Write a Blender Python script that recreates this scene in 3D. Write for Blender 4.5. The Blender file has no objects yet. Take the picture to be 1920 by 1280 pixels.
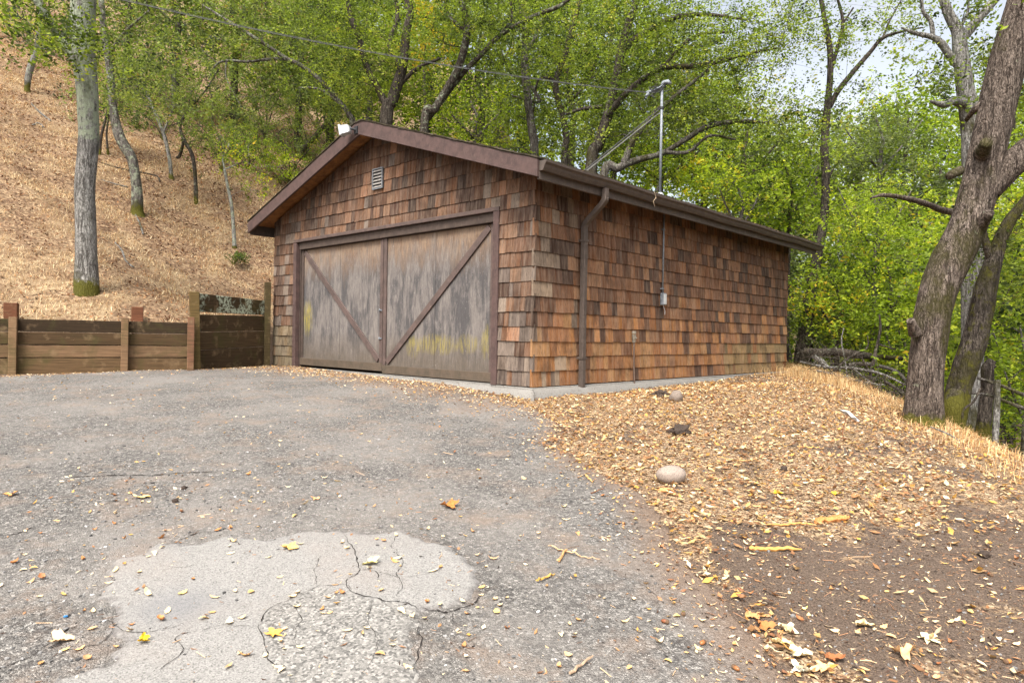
import bpy, bmesh, math, random
import numpy as np
from mathutils import Vector, Matrix
random.seed(7)
rng = np.random.default_rng(11)
sc = bpy.context.scene
COL = sc.collection
R = math.radians

# ---------------------------------------------------------------- camera
F = 1276.0                       # focal length in pixels of the 1920 px wide photograph
CAMZ = 0.65                      # eye height over the garage floor (the drive falls towards the camera)
PITCH, ROLL = R(-0.49), R(0.98)
cam_d = bpy.data.cameras.new('camera')
cam_d.sensor_width = 36.0
cam_d.lens = F / 1920 * 36.0
cam_d.clip_start = 0.05
cam_d.clip_end = 900
cam = bpy.data.objects.new('camera', cam_d)
COL.objects.link(cam)
ROT = (Matrix.Rotation(math.pi / 2 + PITCH, 3, 'X') @ Matrix.Rotation(ROLL, 3, 'Z'))
cam.matrix_world = Matrix.Translation((0, 0, CAMZ)) @ ROT.to_4x4()
sc.camera = cam
RN = np.array(ROT)

# ---------------------------------------------------------------- sky, sun, exposure
SUN_EL, SUN_AZ = R(56), R(200)     # azimuth clockwise from +Y: behind the camera, a little to the left
world = bpy.data.worlds.new('World')
sc.world = world
world.use_nodes = True
wn = world.node_tree
wn.nodes.clear()
sky = wn.nodes.new('ShaderNodeTexSky')
sky.sky_type = 'NISHITA'
sky.sun_disc = False
sky.sun_elevation = SUN_EL
sky.sun_rotation = SUN_AZ
sky.air_density = 1.0
sky.dust_density = 6.0
sky.ozone_density = 0.6
bg = wn.nodes.new('ShaderNodeBackground')
bg.inputs['Strength'].default_value = 0.11
wo = wn.nodes.new('ShaderNodeOutputWorld')
# thin bright cloud veil over the blue
tc = wn.nodes.new('ShaderNodeTexCoord')
cn = wn.nodes.new('ShaderNodeTexNoise'); cn.inputs['Scale'].default_value = 2.2; cn.inputs['Detail'].default_value = 5
wn.links.new(tc.outputs['Generated'], cn.inputs['Vector'])
cr = wn.nodes.new('ShaderNodeMapRange'); cr.inputs['From Min'].default_value = .35; cr.inputs['From Max'].default_value = .65
cr.inputs['To Min'].default_value = .35; cr.inputs['To Max'].default_value = .75
wn.links.new(cn.outputs[0], cr.inputs[0])
bw = wn.nodes.new('ShaderNodeRGBToBW'); wn.links.new(sky.outputs[0], bw.inputs[0])
ml = wn.nodes.new('ShaderNodeMath'); ml.operation = 'MULTIPLY'; ml.inputs[1].default_value = 1.75; wn.links.new(bw.outputs[0], ml.inputs[0])
cm = wn.nodes.new('ShaderNodeMix'); cm.data_type = 'RGBA'
wn.links.new(cr.outputs[0], cm.inputs[0]); wn.links.new(sky.outputs[0], cm.inputs[6]); wn.links.new(ml.outputs[0], cm.inputs[7])
wn.links.new(cm.outputs[2], bg.inputs[0])
wn.links.new(bg.outputs[0], wo.inputs[0])
sun_d = bpy.data.lights.new('sun', 'SUN')
sun_d.energy = 1.5
sun_d.angle = R(18)
sun_d.color = (1.0, 0.95, 0.87)
sun = bpy.data.objects.new('sun', sun_d)
sun.rotation_euler = (math.pi / 2 - SUN_EL, 0, math.pi - SUN_AZ)
COL.objects.link(sun)
sc.view_settings.view_transform = 'Standard'
sc.view_settings.look = 'None'
sc.view_settings.gamma = 1
sc.view_settings.exposure = 1.58
sc.view_settings.use_curve_mapping = False
sc.render.engine = 'CYCLES'
sc.cycles.max_bounces = 7
sc.cycles.diffuse_bounces = 4
sc.cycles.glossy_bounces = 2
sc.cycles.transmission_bounces = 5
sc.cycles.use_denoising = True

# ---------------------------------------------------------------- pixel <-> world (for laying things out at their real distances)
def ray(px, py):
    l = np.array([(px - 960) / F, -(py - 640) / F, -1.0])
    return RN @ l
def at(px, py, Y):
    """world point on the sight line of photo pixel (px, py) at distance Y in front of the camera"""
    d = ray(px, py)
    return np.array([0, 0, CAMZ]) + d * (Y / d[1])
def proj(P):
    P = np.atleast_2d(P) - np.array([0, 0, CAMZ])
    l = P @ RN
    w = np.where(-l[:, 2] > 1e-3, -l[:, 2], 1e-3)
    return np.stack([960 + F * l[:, 0] / w, 640 - F * l[:, 1] / w, -l[:, 2]], 1)

# ---------------------------------------------------------------- noise
def _h(ix, iy, iz):
    n = (ix.astype(np.int64) * 374761393 + iy.astype(np.int64) * 668265263 + iz.astype(np.int64) * 2147483647) & 0xffffffff
    n = ((n ^ (n >> 13)) * 1274126177) & 0xffffffff
    n = (n ^ (n >> 16)) & 0xffffffff
    return n / 4294967295.0
def vnoise(P, s=1.0, seed=0):
    P = np.asarray(P, float) * s + seed * 17.31
    i = np.floor(P); f = P - i; f = f * f * (3 - 2 * f)
    r = 0
    for dx in (0, 1):
        for dy in (0, 1):
            for dz in (0, 1):
                w = (f[:, 0] if dx else 1 - f[:, 0]) * (f[:, 1] if dy else 1 - f[:, 1]) * (f[:, 2] if dz else 1 - f[:, 2])
                r = r + w * _h(i[:, 0] + dx, i[:, 1] + dy, i[:, 2] + dz)
    return r * 2 - 1
def fbm(P, s=1.0, o=4, seed=0):
    r = 0; a = 1
    for k in range(o):
        r = r + a * vnoise(P, s * 2 ** k, seed + k); a *= .5
    return r / 1.6
def p3(x, y, z=None):
    return np.stack([x, y, np.zeros_like(x) if z is None else z], 1)
def sstep(a, b, x):
    t = np.clip((x - a) / (b - a), 0, 1)
    return t * t * (3 - 2 * t)

# ---------------------------------------------------------------- garage frame
GC = np.array([0.261, 8.55])                  # near corner of the garage
GU = np.array([0.728, -0.686]); GU /= np.linalg.norm(GU)   # local x: along the front, to the right
GV = np.array([-GU[1], GU[0]])                # local y: along the side wall, to the back
GW, GL = 6.695, 8.14
def g2w(x, y, z):
    return np.array([GC[0] + GU[0] * x + GV[0] * y, GC[1] + GU[1] * x + GV[1] * y, z])

# ---------------------------------------------------------------- terrain height
_N = np.array([-.464, .886])
_N2 = np.array([-.97, .24])
_L = -GU
YI = [-8, 0, 1.5, 3, 4.5, 6, 7.2, 8.3, 9.5, 12, 16, 30, 200]
ZI = [-1.6, -.88, -.74, -.6, -.46, -.325, -.225, -.13, -.045, .0, .02, .02, .02]
def hill_s(x, y):
    a = x * _N[0] + y * _N[1] - 12.27
    b = x * _N2[0] + y * _N2[1] - 7.79
    c = x * _L[0] + y * _L[1] - (-GC @ GU + GW) - .05
    d = x * GV[0] + y * GV[1] - (GC @ GV + GL) - 1.0
    return np.minimum(a, np.maximum(np.maximum(b, c), d))
def crest(y):
    return np.interp(y, [-5, 3, 5.6, 8, 10, 16, 40], [4.9, 4.75, 4.75, 5.2, 5.7, 7.2, 12])
def G(x, y, detail=True):
    x = np.atleast_1d(np.asarray(x, float)); y = np.atleast_1d(np.asarray(y, float))
    z = np.interp(y, YI, ZI)
    s = hill_s(x, y)
    k = 1 - sstep(-5, 4, x)
    sp = np.clip(s, 0, None)
    h = .70 * sstep(.06, .18, s) + (.30 * np.minimum(sp, 1.0) * .6 + .56 * (sp - 1.6 * (1 - np.exp(-sp / 1.6))))
    z = z + h * k
    d = x - crest(y)
    dr = .6 * (np.sqrt(d * d + .7 ** 2) + d) / 2
    dr = 7 * (1 - np.exp(-dr / 7))
    far = np.clip(x - 22, 0, None)
    z = z - dr + far * .28
    # slight mound of earth on the right, in front of the side wall
    z = z + .07 * np.exp(-(((x - 3.2) / 1.6) ** 2 + ((y - 7.5) / 3.5) ** 2))
    gx = (x - GC[0]) * GU[0] + (y - GC[1]) * GU[1]; gy = (x - GC[0]) * GV[0] + (y - GC[1]) * GV[1]
    z = z - .085 * np.exp(-((gx - .25) / .8) ** 2) * sstep(.3, 1.6, gy) * (1 - sstep(4.6, 6.2, gy))
    if detail:
        P = p3(x, y)
        z = z + .16 * fbm(P, .5, 3, 3) * np.clip(sp * .7, 0, 1.6) * k
        z = z + .012 * fbm(P, 2.2, 3, 5) * (1 + 3 * np.clip(d + 1.2, 0, 1)) + .05 * fbm(P, .35, 2, 9) * np.clip(d + 1, 0, 1)
    return z
def hit(px, py, dmax=60):
    """where the sight line of a photo pixel meets the ground"""
    d = ray(px, py); d = d / d[1]
    t = np.linspace(1.2, dmax, 3000)
    P = np.array([0, 0, CAMZ]) + d * t[:, None]
    g = P[:, 2] - G(P[:, 0], P[:, 1])
    i = np.argmax(g < 0)
    return P[i] if g[i] < 0 else P[-1]

# ---------------------------------------------------------------- object helpers
def link(o, parent=None):
    COL.objects.link(o)
    if parent is not None:
        o.parent = parent
    return o
def empty(name, loc=(0, 0, 0), rz=0, **props):
    o = bpy.data.objects.new(name, None)
    o.location = loc
    o.rotation_euler = (0, 0, rz)
    o.empty_display_size = .2
    link(o)
    tag(o, **props)
    return o
def tag(o, label=None, category=None, group=None, kind=None):
    for k, v in (('label', label), ('category', category), ('group', group), ('kind', kind)):
        if v:
            o[k] = v
    return o
def mesh(name, V, polys, mats=None, attrs=None, smooth=False):
    """V (n,3); polys: list of (k,3)/(k,4) index arrays"""
    me = bpy.data.meshes.new(name)
    V = np.asarray(V, np.float32)
    me.vertices.add(len(V)); me.vertices.foreach_set('co', V.ravel())
    polys = [np.asarray(p, np.int32) for p in polys if len(p)]
    loops = np.concatenate([p.ravel() for p in polys])
    tot = np.concatenate([np.full(len(p), p.shape[1], np.int32) for p in polys])
    st = np.concatenate([[0], np.cumsum(tot)[:-1]]).astype(np.int32)
    me.loops.add(len(loops)); me.loops.foreach_set('vertex_index', loops)
    me.polygons.add(len(tot)); me.polygons.foreach_set('loop_start', st); me.polygons.foreach_set('loop_total', tot)
    me.polygons.foreach_set('use_smooth', np.full(len(tot), bool(smooth)))
    for k, a in (attrs or {}).items():
        a = np.asarray(a, np.float32)
        if a.ndim == 1:
            at_ = me.attributes.new(k, 'FLOAT', 'POINT'); at_.data.foreach_set('value', a)
        else:
            if a.shape[1] == 3:
                a = np.concatenate([a, np.ones((len(a), 1), np.float32)], 1)
            at_ = me.attributes.new(k, 'FLOAT_COLOR', 'POINT'); at_.data.foreach_set('color', np.ascontiguousarray(a).ravel())
    me.update(calc_edges=True)
    for m in (mats if isinstance(mats, (list, tuple)) else [mats] if mats else []):
        me.materials.append(m)
    return me
def obj(name, me, parent=None, **props):
    o = bpy.data.objects.new(name, me)
    link(o, parent)
    tag(o, **props)
    return o
class MB:
    """collects pieces, builds ONE mesh"""
    def __init__(s):
        s.V = []; s.F = []; s.n = 0; s.A = {}
    def add(s, V, F, **attrs):
        V = np.asarray(V, float)
        s.V.append(V)
        for f in (F if isinstance(F, list) else [F]):
            if len(f):
                s.F.append(np.asarray(f) + s.n)
        for k, a in attrs.items():
            a = np.asarray(a, float)
            if a.ndim == 0: a = np.full(len(V), float(a))
            elif a.ndim == 1 and len(a) == 3 and len(V) != 3: a = np.tile(a, (len(V), 1))
            s.A.setdefault(k, []).append(a)
        s.n += len(V)
        return s
    def box(s, x0, x1, y0, y1, z0, z1, M=None, **attrs):
        V = np.array([[x, y, z] for z in (z0, z1) for y in (y0, y1) for x in (x0, x1)], float)
        if M is not None:
            V = xf(M, V)
        return s.add(V, np.array([[0, 2, 3, 1], [4, 5, 7, 6], [0, 1, 5, 4], [2, 6, 7, 3], [0, 4, 6, 2], [1, 3, 7, 5]]), **attrs)
    def tube(s, P, r, k=6, cap=True, **attrs):
        V, Fq = tube(P, r, k)
        if cap:
            n = len(V); V = np.vstack([V, np.mean(V[:k], 0), np.mean(V[-k:], 0)])
            a = np.array([[n, (j + 1) % k, j] for j in range(k)])
            b = np.array([[n + 1, n - k + j, n - k + (j + 1) % k] for j in range(k)])
            return s.add(V, [Fq, a, b], **attrs)
        return s.add(V, Fq, **attrs)
    def mesh(s, name, mat=None, smooth=False):
        return mesh(name, np.vstack(s.V), s.F, mat, {k: np.concatenate(v) for k, v in s.A.items()}, smooth)
def xf(M, V):
    M = np.array(M)
    return V @ M[:3, :3].T + M[:3, 3]
def tube(P, r, k=6):
    P = np.asarray(P, float); n = len(P)
    r = np.full(n, float(r)) if np.ndim(r) == 0 else np.asarray(r, float)
    T = np.gradient(P, axis=0); T /= np.linalg.norm(T, axis=1)[:, None] + 1e-9
    ref = np.array([0, 0, 1.]) if abs(T[0, 2]) < .8 else np.array([1., 0, 0])
    A = np.cross(T, ref); A /= np.linalg.norm(A, axis=1)[:, None] + 1e-9
    for i in range(1, n):                      # carry the frame along
        a = A[i - 1] - T[i] * (A[i - 1] @ T[i]); l = np.linalg.norm(a)
        A[i] = a / l if l > 1e-6 else A[i]
    B = np.cross(T, A)
    th = np.arange(k) / k * 2 * math.pi
    V = P[:, None] + r[:, None, None] * (np.cos(th)[None, :, None] * A[:, None] + np.sin(th)[None, :, None] * B[:, None])
    i = np.arange(n - 1)[:, None] * k; j = np.arange(k)[None]; j2 = (j + 1) % k
    Fq = np.stack([i + j, i + j2, i + k + j2, i + k + j], -1).reshape(-1, 4)
    return V.reshape(-1, 3), Fq
def smooth_path(P, n):
    """Catmull-Rom through points (m,d) -> n points per span"""
    P = np.asarray(P, float)
    if len(P) < 3:
        t = np.linspace(0, 1, n + 1)[:, None]
        return P[0] * (1 - t) + P[-1] * t
    Q = np.vstack([2 * P[0] - P[1], P, 2 * P[-1] - P[-2]])
    out = []
    for i in range(1, len(Q) - 2):
        for t in np.arange(n) / n:
            a, b, c, d = Q[i - 1], Q[i], Q[i + 1], Q[i + 2]
            out.append(.5 * (2 * b + (c - a) * t + (2 * a - 5 * b + 4 * c - d) * t * t + (3 * b - a - 3 * c + d) * t ** 3))
    out.append(P[-1])
    return np.array(out)
def bevel(o, w=.004, seg=1):
    m = o.modifiers.new('bevel', 'BEVEL'); m.width = w; m.segments = seg; m.limit_method = 'ANGLE'
    return o

# ---------------------------------------------------------------- materials
class Mat:
    def __init__(s, name, rough=.85, spec=.25):
        s.m = bpy.data.materials.new(name); s.m.use_nodes = True
        s.t = s.m.node_tree; s.b = s.t.nodes['Principled BSDF']
        s.b.inputs['Roughness'].default_value = rough
        s.b.inputs['Specular IOR Level'].default_value = spec
        s.out = s.t.nodes['Material Output']
    def n(s, ty, ins=None, **pr):
        x = s.t.nodes.new('ShaderNode' + ty)
        for k, v in pr.items(): setattr(x, k, v)
        for k, v in (ins or {}).items(): s.set(x.inputs[k], v)
        return x
    def set(s, sock, v):
        if isinstance(v, bpy.types.NodeSocket): s.t.links.new(v, sock)
        elif isinstance(v, (tuple, list)) and len(v) == 3 and sock.type == 'RGBA': sock.default_value = (*v, 1)
        else: sock.default_value = v
    def coord(s, sx=1, sy=1, sz=1, which='Object'):
        c = s.n('TexCoord').outputs[which]
        return s.n('Mapping', {'Vector': c, 'Scale': (sx, sy, sz)}).outputs[0]
    def noise(s, vec, scale=5, detail=4, rough=.55, dist=0):
        return s.n('TexNoise', {'Vector': vec, 'Scale': scale, 'Detail': detail, 'Roughness': rough, 'Distortion': dist}).outputs[0]
    def voro(s, vec, scale=5, feature='F1', out=0, rnd=1):
        x = s.n('TexVoronoi', {'Vector': vec, 'Scale': scale, 'Randomness': rnd}, feature=feature)
        return x.outputs[out]
    def ramp(s, f, stops):
        x = s.n('ValToRGB', {'Fac': f}); e = x.color_ramp.elements
        while len(e) < len(stops): e.new(.5)
        for i, (p, c) in enumerate(stops):
            e[i].position = p
            e[i].color = (c, c, c, 1) if not isinstance(c, (tuple, list)) else (*c, 1)
        return x.outputs[0]
    def mix(s, f, a, b, mode='MIX'):
        x = s.n('Mix', data_type='RGBA', blend_type=mode)
        s.set(x.inputs[0], f); s.set(x.inputs[6], a); s.set(x.inputs[7], b)
        return x.outputs[2]
    def math(s, op, a, b=0.0, clamp=False):
        x = s.n('Math', operation=op, use_clamp=clamp); s.set(x.inputs[0], a); s.set(x.inputs[1], b)
        return x.outputs[0]
    def attr(s, name, out='Fac'):
        return s.n('Attribute', attribute_name=name).outputs[out]
    def color(s, c):
        s.set(s.b.inputs['Base Color'], c); return s
    def bump(s, h, strength=.5, dist=.01):
        x = s.n('Bump', {'Height': h, 'Strength': strength, 'Distance': dist})
        s.set(s.b.inputs['Normal'], x.outputs[0]); return s
def sRGB(r, g, b):
    f = lambda c: (c / 255 / 12.92) if c / 255 <= .04045 else ((c / 255 + .055) / 1.055) ** 2.4
    return (f(r), f(g), f(b))
# ================================================================ MATERIALS
def m_shingle():
    m = Mat('cedar_shingle', .9, .15)
    t = m.attr('tint', 'Color')
    g = m.noise(m.coord(1, 1, .035), 95, 4, .65)                    # fine vertical grain
    g2 = m.noise(m.coord(1, 1, .09), 22, 3, .6)
    blot = m.noise(m.coord(1, 1, .6), 5, 4, .6)
    c = m.mix(m.ramp(g, [(.3, .55), (.7, 0)]), t, (.016, .010, .008))
    c = m.mix(m.ramp(g2, [(.35, 0), (.75, .32)]), c, (.34, .27, .21))
    c = m.mix(m.ramp(blot, [(.5, 0), (.68, .5)]), c, (.028, .018, .013))
    c = m.mix(m.ramp(m.noise(m.coord(1, 1, .05), 160, 2, .6), [(.32, .6), (.45, 0)]), c, (.02, .013, .01))
    m.color(c)
    m.bump(m.math('ADD', g, m.math('MULTIPLY', g2, .6)), .7, .004)
    return m.m
def m_trim(name='brown_paint', col=(.078, .047, .041), dark=(.022, .015, .014), wear=.5):
    m = Mat(name, .7, .3)
    a = m.noise(m.coord(1, 1, 1), 9, 5, .65)
    b = m.noise(m.coord(14, 14, 2), 5, 4, .7)
    c = m.mix(m.ramp(a, [(.35, wear), (.62, 0)]), col, dark)
    c = m.mix(m.ramp(b, [(.56, 0), (.7, .45)]), c, (.15, .11, .09))
    c = m.mix(m.ramp(m.noise(m.coord(1, 1, 1), 38, 4, .8), [(.62, 0), (.68, .7)]), c, tuple(x * .35 for x in col))
    m.color(c); m.bump(b, .35, .003)
    return m.m
def m_plywood(side):
    """weathered door plywood: tan where the overhang keeps it dry, grey streaks below, greenish brown foot"""
    m = Mat('weathered_plywood', .85, .15)
    z = m.n('SeparateXYZ', {'Vector': m.n('TexCoord').outputs['Object']}).outputs[2]
    x = m.n('SeparateXYZ', {'Vector': m.n('TexCoord').outputs['Object']}).outputs[0]
    st = m.noise(m.coord(1, 1, .24), 5.5, 7, .72, .3)
    fine = m.noise(m.coord(1, 1, .07), 85, 5, .75)
    mid = m.noise(m.coord(1, 1, .2), 17, 6, .75)
    big = m.noise(m.coord(1, 1, .8), 2.2, 4, .6)
    zz = m.math('ADD', z, m.math('MULTIPLY', m.math('SUBTRACT', st, .5), 1.5))
    hi = m.ramp(m.math('DIVIDE', zz, 2.3), [(.70, 0), (.90, 1)])
    lo = m.ramp(m.math('DIVIDE', m.math('ADD', z, m.math('MULTIPLY', m.math('SUBTRACT', big, .5), .5)), 2.3), [(.10, 1), (.30, 0)])
    c = m.mix(mid, (.12, .11, .105), (.285, .262, .248))
    c = m.mix(m.ramp(st, [(.46, 0), (.58, .85)]), c, (.062, .062, .068))   # dark grey streaks
    c = m.mix(hi, c, m.mix(m.ramp(big, [(.35, 0), (.7, 1)]), (.20, .135, .092), (.29, .215, .155)))
    c = m.mix(m.math('MULTIPLY', hi, m.ramp(m.noise(m.coord(1, 1, .5), 9, 4, .6), [(.55, 0), (.72, .6)])), c, (.13, .07, .04))
    c = m.mix(lo, c, m.mix(mid, (.06, .05, .04), (.20, .17, .14)))
    c = m.mix(1.0, c, (.86, .82, .78), 'MULTIPLY')
    c = m.mix(m.ramp(fine, [(.32, .75), (.6, 0)]), c, (.05, .045, .043))
    spots = [(-5.56, .90, .20, .36, .75), (-1.95, .50, .55, .17, .5), (-2.5, .46, .22, .2, .5), (-1.3, .52, .3, .15, .4), (-.92, .55, .12, .26, .45)]
    for sx, sz, rx, rz, am in spots:
        d = m.math('ADD', m.math('POWER', m.math('DIVIDE', m.math('SUBTRACT', x, sx), rx), 2.0), m.math('POWER', m.math('DIVIDE', m.math('SUBTRACT', z, sz), rz), 2.0))
        f = m.math('MULTIPLY', m.ramp(m.math('ADD', d, m.math('MULTIPLY', m.math('SUBTRACT', mid, .5), 1.6)), [(.1, am), (1.0, 0)]), m.ramp(m.noise(m.coord(1, 1, .12), 34, 4, .7), [(.42, 0), (.56, 1)]))
        c = m.mix(f, c, (.27, .215, .035))
    sp = m.noise(m.coord(1, 1, .5), 48, 4, .8)
    c = m.mix(m.ramp(sp, [(.62, 0), (.7, .55)]), c, (.36, .34, .32))
    c = m.mix(m.ramp(sp, [(.30, .6), (.38, 0)]), c, (.035, .03, .028))
    m.color(c)
    m.bump(m.math('ADD', fine, m.math('MULTIPLY', mid, .5)), .6, .004)
    return m.m
def m_plank():
    """retaining wall boards: dark brown, green film, ochre worn patches, a little lichen"""
    m = Mat('retaining_plank', .95, .1)
    t = m.attr('tint', 'Color')
    g = m.noise(m.coord(.25, .25, 9), 9, 5, .7)
    b = m.noise(m.coord(1, 1, 1), 2.3, 5, .65, .6)
    b2 = m.noise(m.coord(1, 1, 1), 5.5, 4, .6)
    c = m.mix(m.ramp(g, [(.3, .7), (.65, 0)]), t, (.012, .010, .007))
    c = m.mix(m.ramp(b, [(.5, 0), (.7, .55)]), c, (.06, .058, .02))
    c = m.mix(m.ramp(b2, [(.55, 0), (.75, .6)]), c, (.22, .15, .085))
    l = m.voro(m.coord(1, 1, 1), 55, rnd=1)
    ln = m.noise(m.coord(1, 1, 1), 3.4, 3)
    c = m.mix(m.math('MULTIPLY', m.ramp(m.noise(m.coord(1, 1, 1), 24, 3, .7), [(.44, 0), (.52, 1)]), m.ramp(m.math('MULTIPLY', ln, m.attr('lichen')), [(.50, 0), (.60, 1)])), c, (.33, .37, .28))
    m.color(c); m.bump(g, .8, .006)
    return m.m
def m_concrete():
    m = Mat('concrete', .9, .2)
    a = m.noise(m.coord(1, 1, 1), 3, 6, .65); b = m.noise(m.coord(1, 1, 1), 60, 3)
    c = m.mix(a, (.12, .11, .098), (.24, .23, .21))
    c = m.mix(m.ramp(b, [(.52, 0), (.66, .7)]), c, (.09, .075, .06))
    m.color(c); m.bump(b, .3, .003)
    return m.m
def m_simple(name, col, rough=.6, spec=.4, metal=0, vary=.25, scale=12, bump=.15):
    m = Mat(name, rough, spec)
    m.b.inputs['Metallic'].default_value = metal
    a = m.noise(m.coord(1, 1, 1), scale, 5, .65)
    m.color(m.mix(m.ramp(a, [(.3, 1), (.7, 0)]), col, tuple(c * (1 - vary * 2) if c * (1 - vary * 2) > 0 else 0.005 for c in col)))
    m.bump(a, bump, .003)
    return m.m
M_SH = m_shingle(); M_TRIM = m_trim(); M_DARKTRIM = m_trim('dark_brown_paint', (.062, .043, .034), (.02, .015, .012))
M_DOORTRIM = m_trim('faded_brown_paint', (.092, .062, .053), (.035, .027, .024), .6)
M_GUTTER = m_trim('gutter_paint', (.075, .057, .046), (.032, .024, .02), .5)
M_PLANK = m_plank(); M_CONC = m_concrete(); M_PLY = m_plywood(0)
M_GALV = m_simple('galvanised_steel', (.22, .24, .26), .55, .4, .2, .25, 20, .05)
M_WHITE = m_simple('white_plastic', (.46, .47, .47), .45, .4, 0, .12, 15, .05)
M_BLACK = m_simple('black_rubber', (.02, .02, .022), .6)
M_SOFF = m_trim('bare_sheathing_board', (.30, .135, .045), (.10, .04, .015), .7)
M_ROOF = m_simple('mossy_roof_shake', (.085, .07, .048), .95, .1, 0, .35, 8, .6)
M_INT = m_simple('dark_wall_backing', (.05, .033, .024), .9, .1)

# ================================================================ GARAGE
WALL_H = 2.72
RX = -GW / 2; RS = .326                       # ridge x, roof slope
def roof_top(x): return 3.96 - RS * abs(x - RX)
def roof_under(x): return roof_top(x) - .105  # underside of the boards
garage = empty('garage', (GC[0], GC[1], 0), math.atan2(GU[1], GU[0]),
               label='brown shingled garage with double barn doors and low gable roof', category='garage')
DX0, DX1, DH = -5.845, -.70, 2.29             # door opening

def poly_clip(P, a, b, c):                    # keep a*x+b*z+c >= 0
    out = []
    for i in range(len(P)):
        p, q = P[i], P[(i + 1) % len(P)]
        dp, dq = a * p[0] + b * p[1] + c, a * q[0] + b * q[1] + c
        if dp >= 0: out.append(p)
        if dp * dq < 0:
            t = dp / (dp - dq); out.append((p[0] + (q[0] - p[0]) * t, p[1] + (q[1] - p[1]) * t))
    return out
# backing walls
def wall_poly(pts, y0, y1, name, axis='front', mat=M_INT, parent=garage, **pr):
    n = len(pts); V = []
    for d in (y0, y1):
        for (a, z) in pts:
            V.append((a, d, z) if axis == 'front' else (d, a, z))
    bm = bmesh.new(); vs = [bm.verts.new(v) for v in V]
    bm.faces.new(vs[:n]); bm.faces.new(vs[n:][::-1])
    for i in range(n): bm.faces.new((vs[i], vs[n + i], vs[n + (i + 1) % n], vs[(i + 1) % n]))
    bmesh.ops.recalc_face_normals(bm, faces=bm.faces)
    me = bpy.data.meshes.new(name); bm.to_mesh(me); bm.free(); me.materials.append(mat)
    return obj(name, me, parent, **pr)
ru = lambda x: roof_under(x) - .004
front_wall = wall_poly([(-GW + .03, .0), (DX0, .0), (DX0, DH), (DX1, DH), (DX1, .0), (-.03, .0), (-.03, ru(-.03)), (RX, ru(RX)), (-GW + .03, ru(-GW + .03))], .03, .13, 'front_wall')
side_wall = wall_poly([(.131, .0), (GL - .03, .0), (GL - .03, ru(0) - .01), (.131, ru(0) - .01)], -.13, -.03, 'side_wall', 'side')
wall_poly([(.131, .0), (GL - .03, .0), (GL - .03, ru(-GW) - .01), (.131, ru(-GW) - .01)], -GW + .03, -GW + .13, 'side_wall', 'side', mat=M_SH if False else M_INT)
wall_poly([(-GW + .131, .0), (-.131, .0), (-.131, ru(-.131)), (RX, ru(RX)), (-GW + .131, ru(-GW + .131))], GL - .13, GL - .031, 'back_wall')

# ---- shingles: every course, every piece with its own width, tone and thickness
PAL = [sRGB(*c) for c in [(92, 64, 48), (110, 78, 58), (128, 92, 68), (138, 102, 78), (82, 57, 46), (62, 45, 38), (118, 84, 64), (146, 112, 88), (98, 69, 52), (114, 76, 50)]]
GREY = [sRGB(*c) for c in [(140, 128, 120), (118, 108, 102), (156, 142, 130), (106, 95, 90), (128, 114, 104)]]
TAN = [sRGB(*c) for c in [(160, 114, 72), (172, 126, 84), (146, 100, 62), (152, 108, 76), (164, 128, 92)]]
MOSS = [sRGB(*c) for c in [(140, 130, 96), (120, 112, 80), (158, 142, 108)]]
def shingle_tone(wall, u, z, r):
    """shingle tone by wall and height: silvered low on the front, ochre low on the side, red-brown high up"""
    if wall == 'front':
        g = .12 + .75 * max(0, 1 - z / 2.1)
        g *= 1.0 if (u > -.8 or u < -5.8) else .55
        c = np.array(GREY[r.integers(len(GREY))] if r.random() < g else PAL[r.integers(len(PAL))])
        if r.random() < .03: c = np.array(sRGB(168, 124, 96))
        if z < .7 and u < -5.8: c = c * .4 + np.array(MOSS[r.integers(3)]) * .6
    else:
        t = np.clip(1.15 - z / 1.25, 0, 1)
        q = r.random()
        if q < t * .85: c = np.array(TAN[r.integers(len(TAN))])
        elif u < .9 and q > .72: c = np.array(GREY[r.integers(len(GREY))])
        else: c = np.array(PAL[r.integers(len(PAL))])
        if u > 5.2 and z < .62 and r.random() < .8: c = c * .3 + np.array(MOSS[r.integers(3)]) * .7
    return np.clip(c * (.45 + .5 * r.uniform(.62, 1.12)) * np.array([1.0, .89, .71]) if wall == 'side' else c * (.3 + .62 * r.uniform(.62, 1.08)) * np.array([.80, .755, .70]), .006, .6)
EXP = .1905
SHV = []                                       # (score, V, F, tint)
def add_shingle(wall, u0, u1, z0, z1, clip, r, skew=0.0):
    butt = r.uniform(.015, .024); top = .003
    zj = r.normal(0, .0028)
    P = [(u0, z0 + zj + skew), (u1, z0 + zj - skew), (u1, z1), (u0, z1)]
    for c in clip: P = poly_clip(P, *c)
    if len(P) < 3: return
    area = 0
    for i in range(len(P)): area += P[i][0] * P[(i + 1) % len(P)][1] - P[(i + 1) % len(P)][0] * P[i][1]
    if abs(area) < .0012: return
    n = len(P)
    dep = [butt + (top - butt) * (p[1] - z0) / (z1 - z0) for p in P]
    zb = -.02
    if wall == 'front':
        V = [(p[0], -d + .012, p[1]) for p, d in zip(P, dep)] + [(p[0], .029, p[1]) for p in P]
    else:
        V = [(d - .012, p[0], p[1]) for p, d in zip(P, dep)] + [(-.029, p[0], p[1]) for p in P]
    V = np.array(V)
    c0 = V[:n].mean(0); w = g2w(*c0); pr = proj(w)[0]
    score = abs(area) * (F / pr[2]) ** 2
    if wall == 'front': score *= .73
    F3, F4 = [], []
    idx = list(range(n))
    (F4 if n == 4 else F3).extend([tuple(idx)] if n == 4 else [(0, i, i + 1) for i in range(1, n - 1)])
    for i in range(n): F4.append((i, n + i, n + (i + 1) % n, (i + 1) % n))
    SHV.append((score, wall, V, F3, F4, shingle_tone(wall, c0[0] if wall == 'front' else c0[1], c0[2], r)))
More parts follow.
